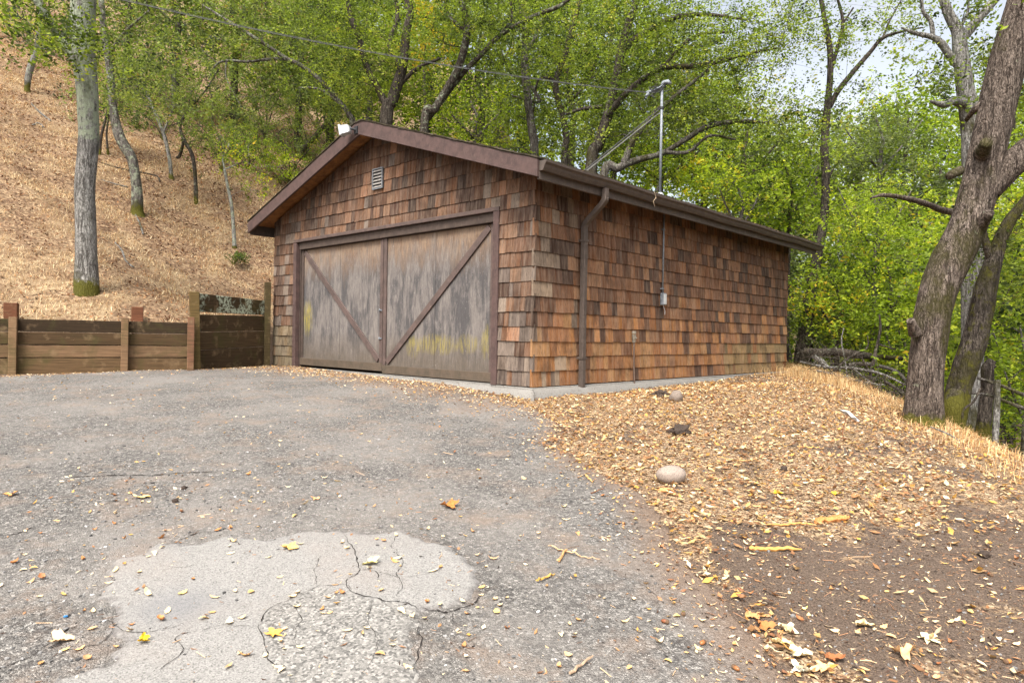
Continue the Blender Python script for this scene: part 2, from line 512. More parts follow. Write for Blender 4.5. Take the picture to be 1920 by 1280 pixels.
sr = np.random.default_rng(5)
def course(wall, ua, ub, z0, z1, clip):
    u = ua
    while u < ub - .02:
        w = sr.choice([.085, .11, .135, .16, .19, .22]) * sr.uniform(.88, 1.12)
        e = min(u + w, ub)
        if ub - e < .05: e = ub
        add_shingle(wall, u + .0015, e - .0015 - (sr.random() < .15) * .003, z0, z1, clip, sr)
        u = e
slope_clip = [(RS, -1, 3.96 - .125 - RS * RX), (-RS, -1, 3.96 - .125 + RS * RX)]   # z <= roof underside on both sides
# (a x + b z + c >= 0):  z <= 3.835 - RS*(RX - x)  and  z <= 3.835 - RS*(x - RX)
for k in range(22):
    z0 = .01 + k * EXP; z1 = z0 + EXP + .028
    if z0 > 3.84: break
    if z0 < DH - .05:
        course('front', -GW - .015, DX0 - .075, z0, min(z1, z1), slope_clip)
        course('front', DX1 + .075, .012 if k % 2 else -.004, z0, z1, slope_clip)
    else:
        lim = (3.835 - z0) / RS
        course('front', max(-GW - .015, RX - lim), min(.012 if k % 2 else -.004, RX + lim), z0, z1, slope_clip)
    if z0 < 2.70:
        course('side', .004 if k % 2 else -.013, GL, z0, min(z1, 2.70), [])
SHV.sort(key=lambda s: -s[0])
for s in SHV[:300]:
    sc_, wall, V, F3, F4, tn = s
    me = mesh('shingle', V, [np.array(f) for f in (F3, F4) if f], M_SH, {'tint': np.tile(tn, (len(V), 1))})
    obj('shingle', me, front_wall if wall == 'front' else side_wall)
for wn_ in ('front', 'side'):
    mb = MB()
    for s in SHV[300:]:
        if s[1] == wn_:
            mb.add(s[2], [np.array(f) for f in (s[3], s[4]) if f], tint=s[5])
    obj('shingles', mb.mesh('shingles', M_SH), front_wall if wn_ == 'front' else side_wall, kind='stuff')

# ---- foundation and apron
mb = MB()
mb.box(-GW, DX0, .0, .2, -.5, -.004); mb.box(DX1, .03, -.02, .2, -.5, -.004)
mb.box(-.2, .045, .2, GL + .02, -.5, -.004); mb.box(-GW, -GW + .2, .2, GL, -.5, -.004); mb.box(-GW + .2, -.2, GL - .2, GL, -.5, -.004)
mb.box(DX0, DX1, .0, .2, -.5, -.012)
mb.box(-GW + .2, -.2, .2, GL - .2, -.3, -.05)
bevel(obj('foundation', mb.mesh('foundation', M_CONC), garage), .012, 2)
# sloped concrete lip around the near corner
V = []; prof = []
path = [(-6.1, -.03), (-3, -.10), (-.6, -.14), (.12, -.17), (.2, -.06), (.19, 1.5), (.13, 3.2), (.08, 5.6)]
inn = [(-6.1, .06), (-3, .06), (-.6, .06), (-.02, .04), (.03, .08), (.03, 1.5), (.03, 3.2), (.03, 5.6)]
po = smooth_path(path, 6); pi_ = smooth_path(inn, 6); n = len(po)
gz = []
for (a, b), (c, d) in zip(po, pi_):
    w = g2w(a, b, 0); g = float(G(w[0], w[1])[0])
    V.append((c, d, -.016)); V.append((a * .8 + c * .2, b * .8 + d * .2, -.045)); V.append((a, b, min(g, -.05) - .05))
V = np.array(V); V[:, :2] += .012 * rng.normal(size=(len(V), 2)) * np.array([[0], [1], [1]] * n)
F4 = [(i * 3 + j, i * 3 + 3 + j, i * 3 + 4 + j, i * 3 + 1 + j) for i in range(n - 1) for j in (0, 1)]
obj('concrete_lip', mesh('concrete_lip', V, [np.array(F4)], M_CONC, smooth=True), garage)

# ---- roof
y0, y1 = -.33, GL + .63
roof = obj('roof', (lambda: (lambda mb: mb.mesh('roof', M_ROOF))(
    (lambda mb: (mb.add(np.array([[x, y, roof_top(x) - o] for y in (y0 - .035, y1) for o in (0.0, .045) for x in (-GW - .34, RX, .34)]),
                        np.array([[0, 1, 7, 6], [1, 2, 8, 7], [3, 9, 10, 4], [4, 10, 11, 5], [0, 3, 4, 1], [1, 4, 5, 2], [6, 7, 10, 9], [7, 8, 11, 10], [0, 6, 9, 3], [2, 5, 11, 8]])), mb)[1])(MB())))(), garage)
for side in (-1, 1):                           # sheathing boards seen from below along the rake
    L = GW / 2 + .34
    nb = 25; w = L / nb
    for i in range(nb):
        a, b = i * w + .002, (i + 1) * w - .003
        V = []
        for yy in (y0 + .002, GL + .6):
            for d_, o in ((a, .047), (b, .047), (b, .069), (a, .069)):
                x = RX + side * d_
                V.append((x, yy, roof_top(x) - o - (0.001 * (i % 3))))
        me = mesh('roof_board', V, [np.array([[0, 1, 2, 3], [7, 6, 5, 4], [0, 4, 5, 1], [1, 5, 6, 2], [2, 6, 7, 3], [3, 7, 4, 0]])], M_SOFF)
        obj('roof_board', me, roof)
# ragged butts of the shakes along rakes and eaves
mb = MB()
for side in (-1, 1):
    L = GW / 2 + .36
    for i in range(20):
        d0 = L - i * .19
        for ya, yb in ((y0 - .055, y0 + .1),):
            xa, xb = RX + side * d0, RX + side * (d0 - .23)
            M = None
            za, zb = roof_top(xa) + .018, roof_top(xb) + .006
            V = [(xa, ya + rng.uniform(-.01, .01), za - .02), (xb, ya + rng.uniform(-.01, .01), zb - .008), (xb, 0.4, zb - .008), (xa, 0.4, za - .02),
                 (xa, ya, za), (xb, ya, zb), (xb, .4, zb), (xa, .4, za)]
            mb.add(V, np.array([[0, 3, 2, 1], [4, 5, 6, 7], [0, 1, 5, 4], [1, 2, 6, 5], [2, 3, 7, 6], [3, 0, 4, 7]]))
    yy = y0
    while yy < y1 - .05:
        w = rng.uniform(.09, .2)
        xa, xb = RX + side * (L + rng.uniform(-.012, .02)), RX + side * (L - .25)
        h = rng.uniform(.012, .028)
        V = [(xa, yy, roof_top(xa)), (xb, yy, roof_top(xb)), (xb, yy + w - .006, roof_top(xb)), (xa, yy + w - .006, roof_top(xa)),
             (xa, yy, roof_top(xa) + h), (xb, yy, roof_top(xb) + .004), (xb, yy + w - .006, roof_top(xb) + .004), (xa, yy + w - .006, roof_top(xa) + h)]
        mb.add(V, np.array([[0, 3, 2, 1], [4, 5, 6, 7], [0, 1, 5, 4], [1, 2, 6, 5], [2, 3, 7, 6], [3, 0, 4, 7]]))
        yy += w
for i in range(12):                            # courses up both slopes
    for side in (-1, 1):
        d0 = (GW / 2) - i * .28
        xa, xb = RX + side * d0, RX + side * (d0 - .30)
        yy = y0 + .1
        while yy < y1 - .1:
            w = rng.uniform(.12, .3); h = rng.uniform(.012, .026)
            V = [(xa, yy, roof_top(xa) - .001), (xb, yy, roof_top(xb) - .001), (xb, yy + w - .006, roof_top(xb) - .001), (xa, yy + w - .006, roof_top(xa) - .001),
                 (xa, yy, roof_top(xa) + h), (xb, yy, roof_top(xb) + .005), (xb, yy + w - .006, roof_top(xb) + .005), (xa, yy + w - .006, roof_top(xa) + h)]
            mb.add(V, np.array([[0, 3, 2, 1], [4, 5, 6, 7], [0, 1, 5, 4], [1, 2, 6, 5], [2, 3, 7, 6], [3, 0, 4, 7]]))
            yy += w
obj('roof_shakes', mb.mesh('roof_shakes', M_ROOF), roof, kind='stuff')
# barge boards
for side in (-1, 1):
    L = GW / 2 + .35
    pts = [(RX, 3.945), (RX + side * L, roof_top(RX + side * L) - .015), (RX + side * L, roof_top(RX + side * L) - .225), (RX, 3.725)]
    b = wall_poly(pts, y0 - .042, y0 - .002, 'barge_board', 'front', M_TRIM)
    bevel(b, .006, 2)
    b2 = wall_poly(pts, y1 - .04, y1 - .005, 'barge_board', 'front', M_TRIM)
# eave fascia, gutter (K profile), left and right
for side in (1, -1):
    ex = (0 if side == 1 else -GW) + side * .315
    ey1 = GL + .58
    zt = roof_top(ex) - .075
    mb = MB(); mb.box(min(ex, ex + side * .035), max(ex, ex + side * .035), y0 + .002, ey1, zt - .185, zt)
    bevel(obj('fascia_board', mb.mesh('fascia_board', M_GUTTER), garage), .004)
    x0 = ex + side * .038
    prof = [(0, .0), (0, -.115), (.055, -.115), (.075, -.08), (.085, -.05), (.11, -.025), (.112, .0), (.104, .003), (.1, -.018), (.075, -.05), (.055, -.106), (.006, -.106), (.006, 0)]
    zt2 = zt + .03
    V = []
    ys = np.linspace(y0 - .005, GL + .74, 26)
    for j, yv in enumerate(ys):
        sag = -.006 * math.sin(j * 1.1) - .012 * (yv / GL)
        for (a, b) in prof: V.append((x0 + side * a, yv, zt2 + b + sag))
    k = len(prof); n = len(ys)
    F4 = [(i * k + j, i * k + (j + 1) % k, (i + 1) * k + (j + 1) % k, (i + 1) * k + j) for i in range(n - 1) for j in range(k)]
    bm = bmesh.new(); vs = [bm.verts.new(v) for v in V]
    for f in F4: bm.faces.new([vs[i] for i in f])
    out = list(range(0, 7)) + [12]
    bm.faces.new([vs[i] for i in (0, 1, 2, 3, 4, 5, 6)]); bm.faces.new([vs[(n - 1) * k + i] for i in (0, 1, 2, 3, 4, 5, 6)])
    bmesh.ops.recalc_face_normals(bm, faces=bm.faces)
    me = bpy.data.meshes.new('gutter'); bm.to_mesh(me); bm.free(); me.materials.append(M_GUTTER)
    gut = obj('gutter', me, garage)
    if side == 1:
        mb = MB()                               # dry needles lying in the gutter and one hanging strand
        for i in range(420):
            yv = rng.uniform(y0, GL + .6); a = rng.uniform(0, 6.28); l = rng.uniform(.01, .035)
            c = np.array([x0 + rng.uniform(.0, .105), yv, zt2 + rng.uniform(-.005, .02)])
            d = np.array([math.cos(a) * l, math.sin(a) * l, rng.uniform(-.008, .012)])
            e = np.array([-math.sin(a), math.cos(a), .3]) * .009
            mb.add([c - d, c + e, c + d, c - e], np.array([[0, 1, 2, 3]]))
        obj('gutter_debris', mb.mesh('gutter_debris', m_simple('dry_debris', (.28, .18, .09), .9, .1)), garage, kind='stuff')
        mb = MB(); mb.tube(smooth_path([(x0 + .112, 2.02, zt2 + .01), (x0 + .125, 2.05, zt2 - .07), (x0 + .118, 2.0, zt2 - .13), (x0 + .122, 2.03, zt2 - .2)], 4), .005, 5)
        obj('dead_vine_strand', mb.mesh('dead_vine_strand', m_simple('pale_stem', (.35, .26, .17), .9)), garage)
# downspout (rectangular pipe with two elbows)
def rect_pipe(P, w, d, up):
    P = np.array(P, float); V = []
    T = np.gradient(P, axis=0); T /= np.linalg.norm(T, axis=1)[:, None]
    for p, t in zip(P, T):
        b = np.array([0, 1., 0]); a = np.cross(t, b); a /= np.linalg.norm(a)
        for (s1, s2) in ((-1, -.8), (-.8, -1), (.8, -1), (1, -.8), (1, .8), (.8, 1), (-.8, 1), (-1, .8)):
            V.append(p + a * s1 * d / 2 + b * s2 * w / 2)
    n = len(P)
    F4 = [(i * 8 + j, i * 8 + (j + 1) % 8, i * 8 + 8 + (j + 1) % 8, i * 8 + 8 + j) for i in range(n - 1) for j in range(8)]
    return V, np.array(F4)
for side, yv in ((1, .93), (-1, .45)):
    bx = 0 if side == 1 else -GW
    zt = roof_top(bx + side * .315) - .075
    P = smooth_path([(bx + side * .40, yv, zt - .09), (bx + side * .40, yv, zt - .20), (bx + side * .375, yv, zt - .27), (bx + side * .14, yv - .0, zt - .47), (bx + side * .075, yv, zt - .56), (bx + side * .072, yv, zt - .75), (bx + side * .072, yv, 1.2), (bx + side * .072, yv, -.03)], 5)
    V, F4 = rect_pipe(P, .078, .072, None)
    ds = obj('downspout', mesh('downspout', V, [F4], M_GUTTER), garage)
    if side == 1:
        for zz in (1.93, .35):
            mb = MB(); mb.box(.012, .115, yv - .048, yv + .048, zz, zz + .03)
            obj('strap', mb.mesh('strap', M_GUTTER), ds)

# ---- door frame, doors
mb = MB()
mb.box(DX0 - .085, DX1 + .085, -.028, .06, DH, DH + .055)
casing = bevel(obj('head_casing', mb.mesh('head_casing', M_DOORTRIM), garage), .004)
for (a, b) in ((DX0 - .085, DX0 + .02), (DX1 - .02, DX1 + .085)):
    mb = MB(); mb.box(a, b, -.026, .055, -.004, DH - .002)
    bevel(obj('jamb_casing', mb.mesh('jamb_casing', M_TRIM), garage), .004)
mb = MB(); mb.box(DX0 + .0, DX0 + .05, .058, .20, -.004, DH - .003); obj('jamb', mb.mesh('jamb', M_DARKTRIM), garage)
mb = MB(); mb.box(DX1 - .05, DX1, .058, .20, -.004, DH - .003); obj('jamb', mb.mesh('jamb', M_DARKTRIM), garage)
mb = MB(); mb.box(DX0 + .051, DX1 - .051, .02, .20, DH - .13, DH - .004); bevel(obj('header_beam', mb.mesh('header_beam', M_DARKTRIM), garage), .004)
XC = -3.25
DY = .085
def board(name, p, q, w, t, y, mat, parent, ext=0):
    p = np.array([p[0], 0, p[1]]); q = np.array([q[0], 0, q[1]])
    d = q - p; L = np.linalg.norm(d); d /= L; nrm = np.array([-d[2], 0, d[0]])
    V = []
    for yy in (y - t, y):
        for s, e in ((-ext, -1), (L + ext, -1), (L + ext, 1), (-ext, 1)):
            v = p + d * s + nrm * e * w / 2; V.append((v[0], yy, v[2]))
    me = mesh(name, V, [np.array([[0, 1, 2, 3], [7, 6, 5, 4], [0, 4, 5, 1], [1, 5, 6, 2], [2, 6, 7, 3], [3, 7, 4, 0]])], mat)
    return bevel(obj(name, me, parent), .004)
# left and right leaf; (x0, x1, drop at the outer edge)
for (xa, xb, which) in ((DX0 + .055, XC - .004, 'L'), (XC + .004, DX1 - .055, 'R')):
    door = empty('door', (0, 0, 0)); door.parent = garage
    zb = .045 if which == 'L' else .015
    zt = DH - .14
    nps = 2
    for i in range(nps):
        p0, p1 = xa + (xb - xa) * i / nps + .0045, xa + (xb - xa) * (i + 1) / nps - .0045
        mb = MB(); mb.box(p0, p1, DY, DY + .02 + .001 * i, zb + .004, zt)
        obj('panel', mb.mesh('panel', M_PLY), door)
    sw = .105
    outer, inner = (xa, xb) if which == 'L' else (xb, xa)
    sg = 1 if which == 'L' else -1
    board('stile', (inner - sg * .042, zb + .135), (inner - sg * .042, zt), .075, .026, DY - .001, M_DOORTRIM, door)
    board('stile', (outer + sg * .045, zb + .135), (outer + sg * .045, zt), .085 if which == 'R' else .07, .022, DY - .001, M_DOORTRIM if which == 'R' else M_DARKTRIM, door)
    board('rail', (xa + .002, zb + .068), (xb - .002, zb + .068), .13, .028, DY - .001, m_trim('mossy_brown_paint', (.085, .062, .043), (.03, .027, .018)) if which == 'L' else bpy.data.materials['mossy_brown_paint'], door)
    board('brace', (inner - sg * .13, zb + .20), (outer + sg * .14, zt - .06), .10, .024, DY - .002, M_DOORTRIM, door, .03)
    if which == 'L':
        mb = MB()
        for zz in (.57, 1.02):
            mb.box(xb - .075, xb - .01, DY - .045, DY - .027, zz - .012, zz + .012)
            mb.tube([(xb - .05, DY - .05, zz - .02), (xb - .03, DY - .065, zz), (xb - .045, DY - .05, zz + .02)], .006, 6)
        obj('latch', mb.mesh('latch', M_GALV), door)
    else:
        mb = MB(); mb.box(xb - .012, xb + .012, DY - .05, DY - .03, .02, .16); obj('hinge', mb.mesh('hinge', M_BLACK), door)
mb = MB()
mb.box(DX0 + .0, DX1, .02, .20, -.011, .004)
obj('door_sill', mb.mesh('door_sill', M_CONC), garage)

# ---- gable vent
vx, vz = -3.32, 3.10
vent = (MB().box(vx - .125, vx + .125, -.018, .02, vz - .16, vz + .16)).mesh('gable_vent', m_simple('vent_dark', (.03, .027, .025), .9))
vent = obj('gable_vent', vent, garage)
for (a, b, c, d) in ((-.135, -.118, -.165, .165), (.118, .135, -.165, .165), (-.118, .118, .149, .165), (-.118, .118, -.165, -.149)):
    obj('frame_bar', MB().box(vx + a, vx + b, -.04, -.016, vz + c, vz + d).mesh('frame_bar', M_GALV), vent)
for i in range(6):
    zc = vz - .125 + i * .05
    V = [(vx + s * .117, y, z) for s in (-1, 1) for (y, z) in ((-.042, zc - .016), (-.040, zc - .013), (-.019, zc + .018), (-.0185, zc + .013))]
    obj('slat', mesh('slat', V, [np.array([[0, 1, 2, 3], [7, 6, 5, 4], [0, 4, 5, 1], [1, 5, 6, 2], [2, 6, 7, 3], [3, 7, 4, 0]])], m_simple('pale_vent_paint', (.30, .275, .25), .7) if i == 0 else bpy.data.materials['pale_vent_paint']), vent)

# ---- floodlight at the ridge
fl = empty("floodlight", (RX - .06, y0 - .045, 3.80)); fl.scale = (.82, .82, .82); fl.parent = garage
mb = MB(); mb.box(-.055, .055, -.022, 0, -.07, .07); mb.tube([(0, -.02, 0), (-.03, -.075, .015), (-.075, -.11, .02)], .022, 8)
obj('mount', mb.mesh('mount', M_BLACK), fl)
# lamp head: flared square housing pointing left and outwards
dv = np.array([-.80, -.55, -.18]); dv /= np.linalg.norm(dv)
a_ = np.cross(dv, [0, 0, 1.]); a_ /= np.linalg.norm(a_); b_ = np.cross(a_, dv)
c0 = np.array([-.05, -.10, .01])
def ringsq(c, h): return [c + a_ * s * h + b_ * t * h for s, t in ((-1, -1), (1, -1), (1, 1), (-1, 1))]
rings = [(0, .05), (.02, .072), (.15, .082), (.175, .098), (.20, .10)]
V = []; 
for d_, h in rings: V += ringsq(c0 + dv * d_, h)
V += ringsq(c0 + dv * .20, .088); V += ringsq(c0 + dv * .14, .06)
F4 = [(i * 4 + j, i * 4 + (j + 1) % 4, i * 4 + 4 + (j + 1) % 4, i * 4 + 4 + j) for i in range(len(rings) + 1) for j in range(4)] + [(3, 2, 1, 0), (24, 25, 26, 27)]
bevel(obj('housing', mesh('housing', V, [np.array(F4)], M_WHITE), fl), .004)
bm = bmesh.new(); bmesh.ops.create_uvsphere(bm, u_segments=16, v_segments=10, radius=.042)
me = bpy.data.meshes.new('bulb'); bm.to_mesh(me); bm.free(); me.materials.append(m_simple('frosted_glass', (.6, .6, .56), .2, .5, 0, .1))
for p in me.polygons: p.use_smooth = True
bl = obj('bulb', me, fl); bl.location = Vector(c0 + dv * .165)

# ---- conduit with box, hose pipe on the side wall
cy = 3.03
mb = MB(); mb.tube([(.03, cy, 2.60), (.03, cy, 1.36)], .013, 8)
cond = obj('conduit', mb.mesh('conduit', M_GALV, True), garage)
for zz in (2.35, 1.42):
    obj('strap', MB().box(.012, .046, cy - .04, cy + .02, zz, zz + .018).mesh('strap', M_GALV), cond)
bx_ = obj('junction_box', MB().box(.013, .075, cy - .045, cy + .045, 1.17, 1.36).mesh('junction_box', M_GALV), garage); bevel(bx_, .008, 2)
obj('cover_plate', MB().box(.0755, .082, cy - .038, cy + .038, 1.185, 1.345).mesh('cover_plate', M_WHITE), bx_)
mb = MB(); mb.tube(smooth_path([(.05, cy, 1.17), (.055, cy + .01, 1.12), (.06, cy + .03, 1.08), (.06, cy + .028, 1.02)], 4), .004, 5)
obj('cable_tail', mb.mesh('cable_tail', M_WHITE), bx_)
hy = 2.2
mb = MB(); mb.tube(smooth_path([(.07, hy + .02, -.12), (.065, hy, .25), (.06, hy - .005, .60)], 4), .012, 7)
hp = obj('standpipe', mb.mesh('standpipe', m_simple('rusty_pipe', (.16, .11, .085), .8, .3, .2)), garage)
mb = MB(); mb.tube([(.06, hy - .005, .58), (.06, hy - .005, .70)], [.024, .032], 8); mb.tube([(.06, hy - .005, .71), (.06, hy - .005, .75)], [.034, .03], 8); mb.tube([(.03, hy - .005, .66), (.11, hy - .005, .645)], .014, 6)
obj('hose_valve', mb.mesh('hose_valve', m_simple('corroded_brass', (.25, .22, .17), .7, .4, .2)), hp)

# ---- service mast on the roof
mx, my = -.70, 4.10
mz = roof_top(mx)
mast = empty('service_mast', (mx, my, mz - .02)); mast.parent = garage
mb = MB(); mb.tube([(0, 0, 0), (0, 0, .03), (0, 0, .035), (0, 0, .13)], [.13, .12, .075, .045], 14); obj('flashing', mb.mesh('flashing', M_WHITE), mast)
mb = MB(); mb.tube([(0, 0, .02), (0, 0, 1.95)], .024, 10); obj('mast_pole', mb.mesh('mast_pole', M_GALV, True), mast)
mb = MB(); mb.tube([(0, 0, 1.60), (0, 0, 1.64)], .036, 10); mb.tube([(-.03, 0, 1.62), (-.09, 0, 1.62)], .012, 6); obj('brace_clamp', mb.mesh('brace_clamp', M_BLACK), mast)
for k, dx in enumerate((0, .12)):
    e = np.array([.62 + dx * 1.2 - .0, -3.05 - dx, roof_top(mx + .62 + dx) - mz + .03])
    mb = MB(); mb.tube([(0 - .03, -.02 + dx * .2, 1.60 - k * .05), e], .010, 6); obj('brace_pipe', mb.mesh('brace_pipe', m_simple('dull_pipe_%d' % k, (.12, .115, .10) if k else (.035, .033, .03), .7)), mast)
mb = MB(); mb.tube([(0, 0, 1.93), (.0, 0, 2.0), (.03, .01, 2.06), (.10, .02, 2.06), (.16, .02, 2.02)], [.026, .04, .045, .042, .025], 10)
mb.tube([(0, 0, 1.98), (-.10, -.02, 1.97), (-.17, -.03, 1.93)], [.03, .035, .02], 8)
mb.tube([(-.17, -.03, 1.96), (-.28, -.05, 1.93)], [.03, .036], 8); mb.tube([(-.2, -.1, 1.90), (-.26, -.12, 1.84)], [.028, .03], 8)
obj('weatherhead', mb.mesh('weatherhead', m_simple('weathered_head', (.26, .29, .31), .6, .4, 0, .4, 30), True), mast)
mb = MB()
for k in range(5):
    r_ = np.random.default_rng(k + 3)
    P = [(.05, 0, 2.0)] + [(r_.uniform(-.28, .2), r_.uniform(-.1, .1), r_.uniform(1.78, 2.06)) for _ in range(3)] + [(-.28, -.05, 1.93)]
    mb.tube(smooth_path(P, 5), .006, 5)
obj('drip_loop', mb.mesh('drip_loop', M_BLACK), mast)
for o in list(garage.children):
    for k in ('label', 'category'):
        if k in o: del o[k]
# ================================================================ GROUND
def axis(lo, a, b, hi, fine, grow=1.13):
    c = list(np.arange(a, b, fine)); s = fine; x = a
    left = []
    while x > lo: s *= grow; x -= s; left.append(x)
    s = fine; x = c[-1]; right = []
    while x < hi: s *= grow; x += s; right.append(x)
    return np.array(left[::-1] + c + right)
def m_ground():
    m = Mat('earth_and_dry_grass', .95, .08)
    P = m.coord(1, 1, 1)
    n1 = m.noise(P, .75, 6, .7, .4); n2 = m.noise(P, 11, 6, .75); n3 = m.noise(P, 70, 4, .7); n4 = m.noise(P, 4, 4, .6)
    dirt = m.mix(m.ramp(m.noise(P, 120, 4, .8), [(.35, 0), (.65, 1)]), (.03, .022, .017), (.19, .14, .105))
    dirt = m.mix(m.ramp(n4, [(.45, 0), (.7, .35)]), dirt, (.12, .085, .065))
    straw = m.mix(m.ramp(n2, [(.35, 0), (.65, 1)]), (.17, .11, .06), (.48, .37, .225))
    straw = m.mix(m.ramp(n3, [(.35, .65), (.55, 0)]), straw, (.09, .05, .028))
    straw = m.mix(m.ramp(n1, [(.40, .85), (.56, 0)]), straw, (.13, .078, .045))
    wood = m.mix(n2, (.03, .022, .012), (.13, .09, .05))
    hv = m.n('TexVoronoi', {'Vector': m.coord(1, 1, 1), 'Scale': 24.0}).outputs['Color']
    hl = m.ramp(m.n('SeparateColor', {'Color': hv}).outputs[0], [(0, (.035, .022, .015)), (.35, (.11, .062, .036)), (.7, (.24, .15, .085)), (1, (.44, .32, .19))])
    lt = m.mix(m.ramp(n2, [(.4, .35), (.6, .9)]), (.10, .06, .04), hl)
    straw = m.mix(m.ramp(m.noise(P, 5, 5, .7), [(.45, 0), (.6, .55)]), straw, hl)
    straw = m.mix(m.math('MULTIPLY', m.attr('litter'), .85), straw, lt)
    c = m.mix(m.attr('straw'), dirt, straw)
    vc1 = m.n('TexVoronoi', {'Vector': m.coord(1, 1.6, 1), 'Scale': 46.0}); vc2 = m.n('TexVoronoi', {'Vector': m.coord(1.5, 1, 1), 'Scale': 75.0})
    f1 = m.ramp(m.n('SeparateColor', {'Color': vc1.outputs['Color']}).outputs[0], [(0, (.05, .032, .022)), (.3, (.14, .085, .05)), (.6, (.30, .195, .11)), (.85, (.42, .30, .18)), (1, (.52, .41, .27))])
    f2 = m.ramp(m.n('SeparateColor', {'Color': vc2.outputs['Color']}).outputs[1], [(0, (.03, .02, .015)), (.4, (.15, .095, .06)), (.8, (.34, .24, .145)), (1, (.50, .39, .25))])
    mat_ = m.mix(m.ramp(m.noise(P, 30, 3), [(.42, 0), (.58, 1)]), f1, f2)
    mf = m.ramp(m.math('ADD', m.math('MULTIPLY', m.attr('matted'), .8), m.math('ADD', m.math('MULTIPLY', m.math('SUBTRACT', n2, .5), 1.2), m.math('MULTIPLY', m.math('SUBTRACT', m.noise(P, 1.9, 4, .65), .5), 2.2))), [(.34, 0), (.58, 1)])
    c = m.mix(mf, c, mat_)
    c = m.mix(m.attr('woods'), c, wood)
    m.color(c)
    m.bump(m.math('ADD', n3, m.math('MULTIPLY', n2, 1.5)), .9, .02)
    return m.m
def m_asphalt():
    m = Mat('worn_asphalt', .85, .3)
    P = m.coord(1, 1, 1)
    v = m.voro(P, 130, out=0); vc = m.n('TexVoronoi', {'Vector': P, 'Scale': 130.0}).outputs['Color']
    v2 = m.n('TexVoronoi', {'Vector': P, 'Scale': 62.0}).outputs['Color']
    n1 = m.noise(P, .9, 6, .65, .3); n2 = m.noise(P, 3.2, 5, .65); n3 = m.noise(P, 24, 5, .7)
    g = m.ramp(m.n('SeparateColor', {'Color': vc}).outputs[0], [(0, .035), (.4, .12), (.8, .22), (1, .46)])
    g2 = m.ramp(m.n('SeparateColor', {'Color': v2}).outputs[1], [(0, .045), (.45, .14), (.85, .23), (1, .44)])
    c = m.mix(m.ramp(m.noise(P, 40, 3), [(.42, 0), (.58, 1)]), g, g2)
    c = m.mix(1.0, c, (.82, .765, .69), 'MULTIPLY')
    c = m.mix(m.ramp(n3, [(.38, .8), (.5, 0)]), c, (.045, .04, .037))
    n6 = m.noise(P, 260, 2, .6); c = m.mix(m.ramp(n6, [(.35, .7), (.5, 0)]), c, (.03, .027, .025))
    fine = m.ramp(n1, [(.42, 0), (.62, 1)])                       # zones silted over with pale dust
    c = m.mix(m.math('MULTIPLY', fine, .55), c, (.20, .182, .163))
    c = m.mix(m.ramp(n2, [(.50, 0), (.7, .55)]), c, (.19, .14, .105))
    c = m.mix(m.math('MULTIPLY', m.attr('edge'), .85), c, m.mix(n3, (.07, .045, .032), (.22, .15, .10)))
    m.color(c)
    m.bump(m.math('ADD', m.math('MULTIPLY', v, -1.2), n3), .9, .006)
    return m.m
def m_patch():
    m = Mat('smooth_asphalt_patch', .85, .3)
    P = m.coord(1, 1, 1)
    vc = m.n('TexVoronoi', {'Vector': P, 'Scale': 190.0}).outputs['Color']
    n1 = m.noise(P, 1.6, 5, .6); n3 = m.noise(P, 30, 5, .7); n5 = m.noise(P, 150, 3, .6)
    g = m.ramp(m.n('SeparateColor', {'Color': vc}).outputs[0], [(0, .13), (.25, .22), (.6, .255), (1, .33)])
    c = m.mix(1.0, g, (.76, .725, .67), 'MULTIPLY')
    c = m.mix(m.ramp(n3, [(.6, 0), (.72, .7)]), c, (.11, .10, .09))
    c = m.mix(m.ramp(n1, [(.5, 0), (.75, .45)]), c, (.20, .165, .14))
    c = m.mix(m.math('MULTIPLY', m.attr('stain'), .5), c, (.12, .12, .125))
    c = m.mix(m.math('MULTIPLY', m.attr('edge'), m.ramp(n3, [(.35, 0), (.6, 1)])), c, (.09, .08, .075))
    v2 = m.n('TexVoronoi', {'Vector': P, 'Scale': 95.0}).outputs['Color']
    cg = m.mix(1.0, m.ramp(m.n('SeparateColor', {'Color': v2}).outputs[1], [(0, .04), (.3, .14), (.7, .23), (1, .38)]), (.84, .79, .71), 'MULTIPLY')
    c = m.mix(m.math('MULTIPLY', m.attr('coarse'), .75), c, cg)
    m.color(c); m.bump(m.math('ADD', n5, n3), .6, .005)
    return m.m
xs = axis(-170, -10.5, 7.6, 190, .085); ys = axis(-25, .8, 17.5, 260, .085)
X, Y = np.meshgrid(xs, ys); x = X.ravel(); y = Y.ravel()
z = G(x, y)
s_ = hill_s(x, y)
nn = fbm(p3(x, y), .8, 3, 21)
dcr = x - crest(y)
straw = sstep(0, .4, s_) * (1 - sstep(-4, 4, x))
band = np.exp(-((dcr + .35) / .45) ** 2) * (y > 3)
straw = np.clip(np.maximum(straw, np.clip(band * 1.3 + .4 * nn, 0, 1) * (y > 5)), 0, 1)
woods = np.maximum(sstep(.2, 1.2, dcr), sstep(-6, 3, x) * sstep(15, 19, y)) 
z_ground = z
nx, ny = len(xs), len(ys)
i = (np.arange(ny - 1)[:, None] * nx + np.arange(nx - 1)[None]).ravel()
ground = obj('ground', mesh('ground', np.stack([x, y, z], 1), [np.stack([i, i + 1, i + 1 + nx, i + nx], 1)], m_ground(), {'straw': straw, 'woods': woods, 'litter': np.clip(sstep(.16, -.2, fbm(p3(x, y), 1.9, 4, 71)) * .8 + .35 * sstep(14, 20, y), 0, 1)}, True), kind='structure')

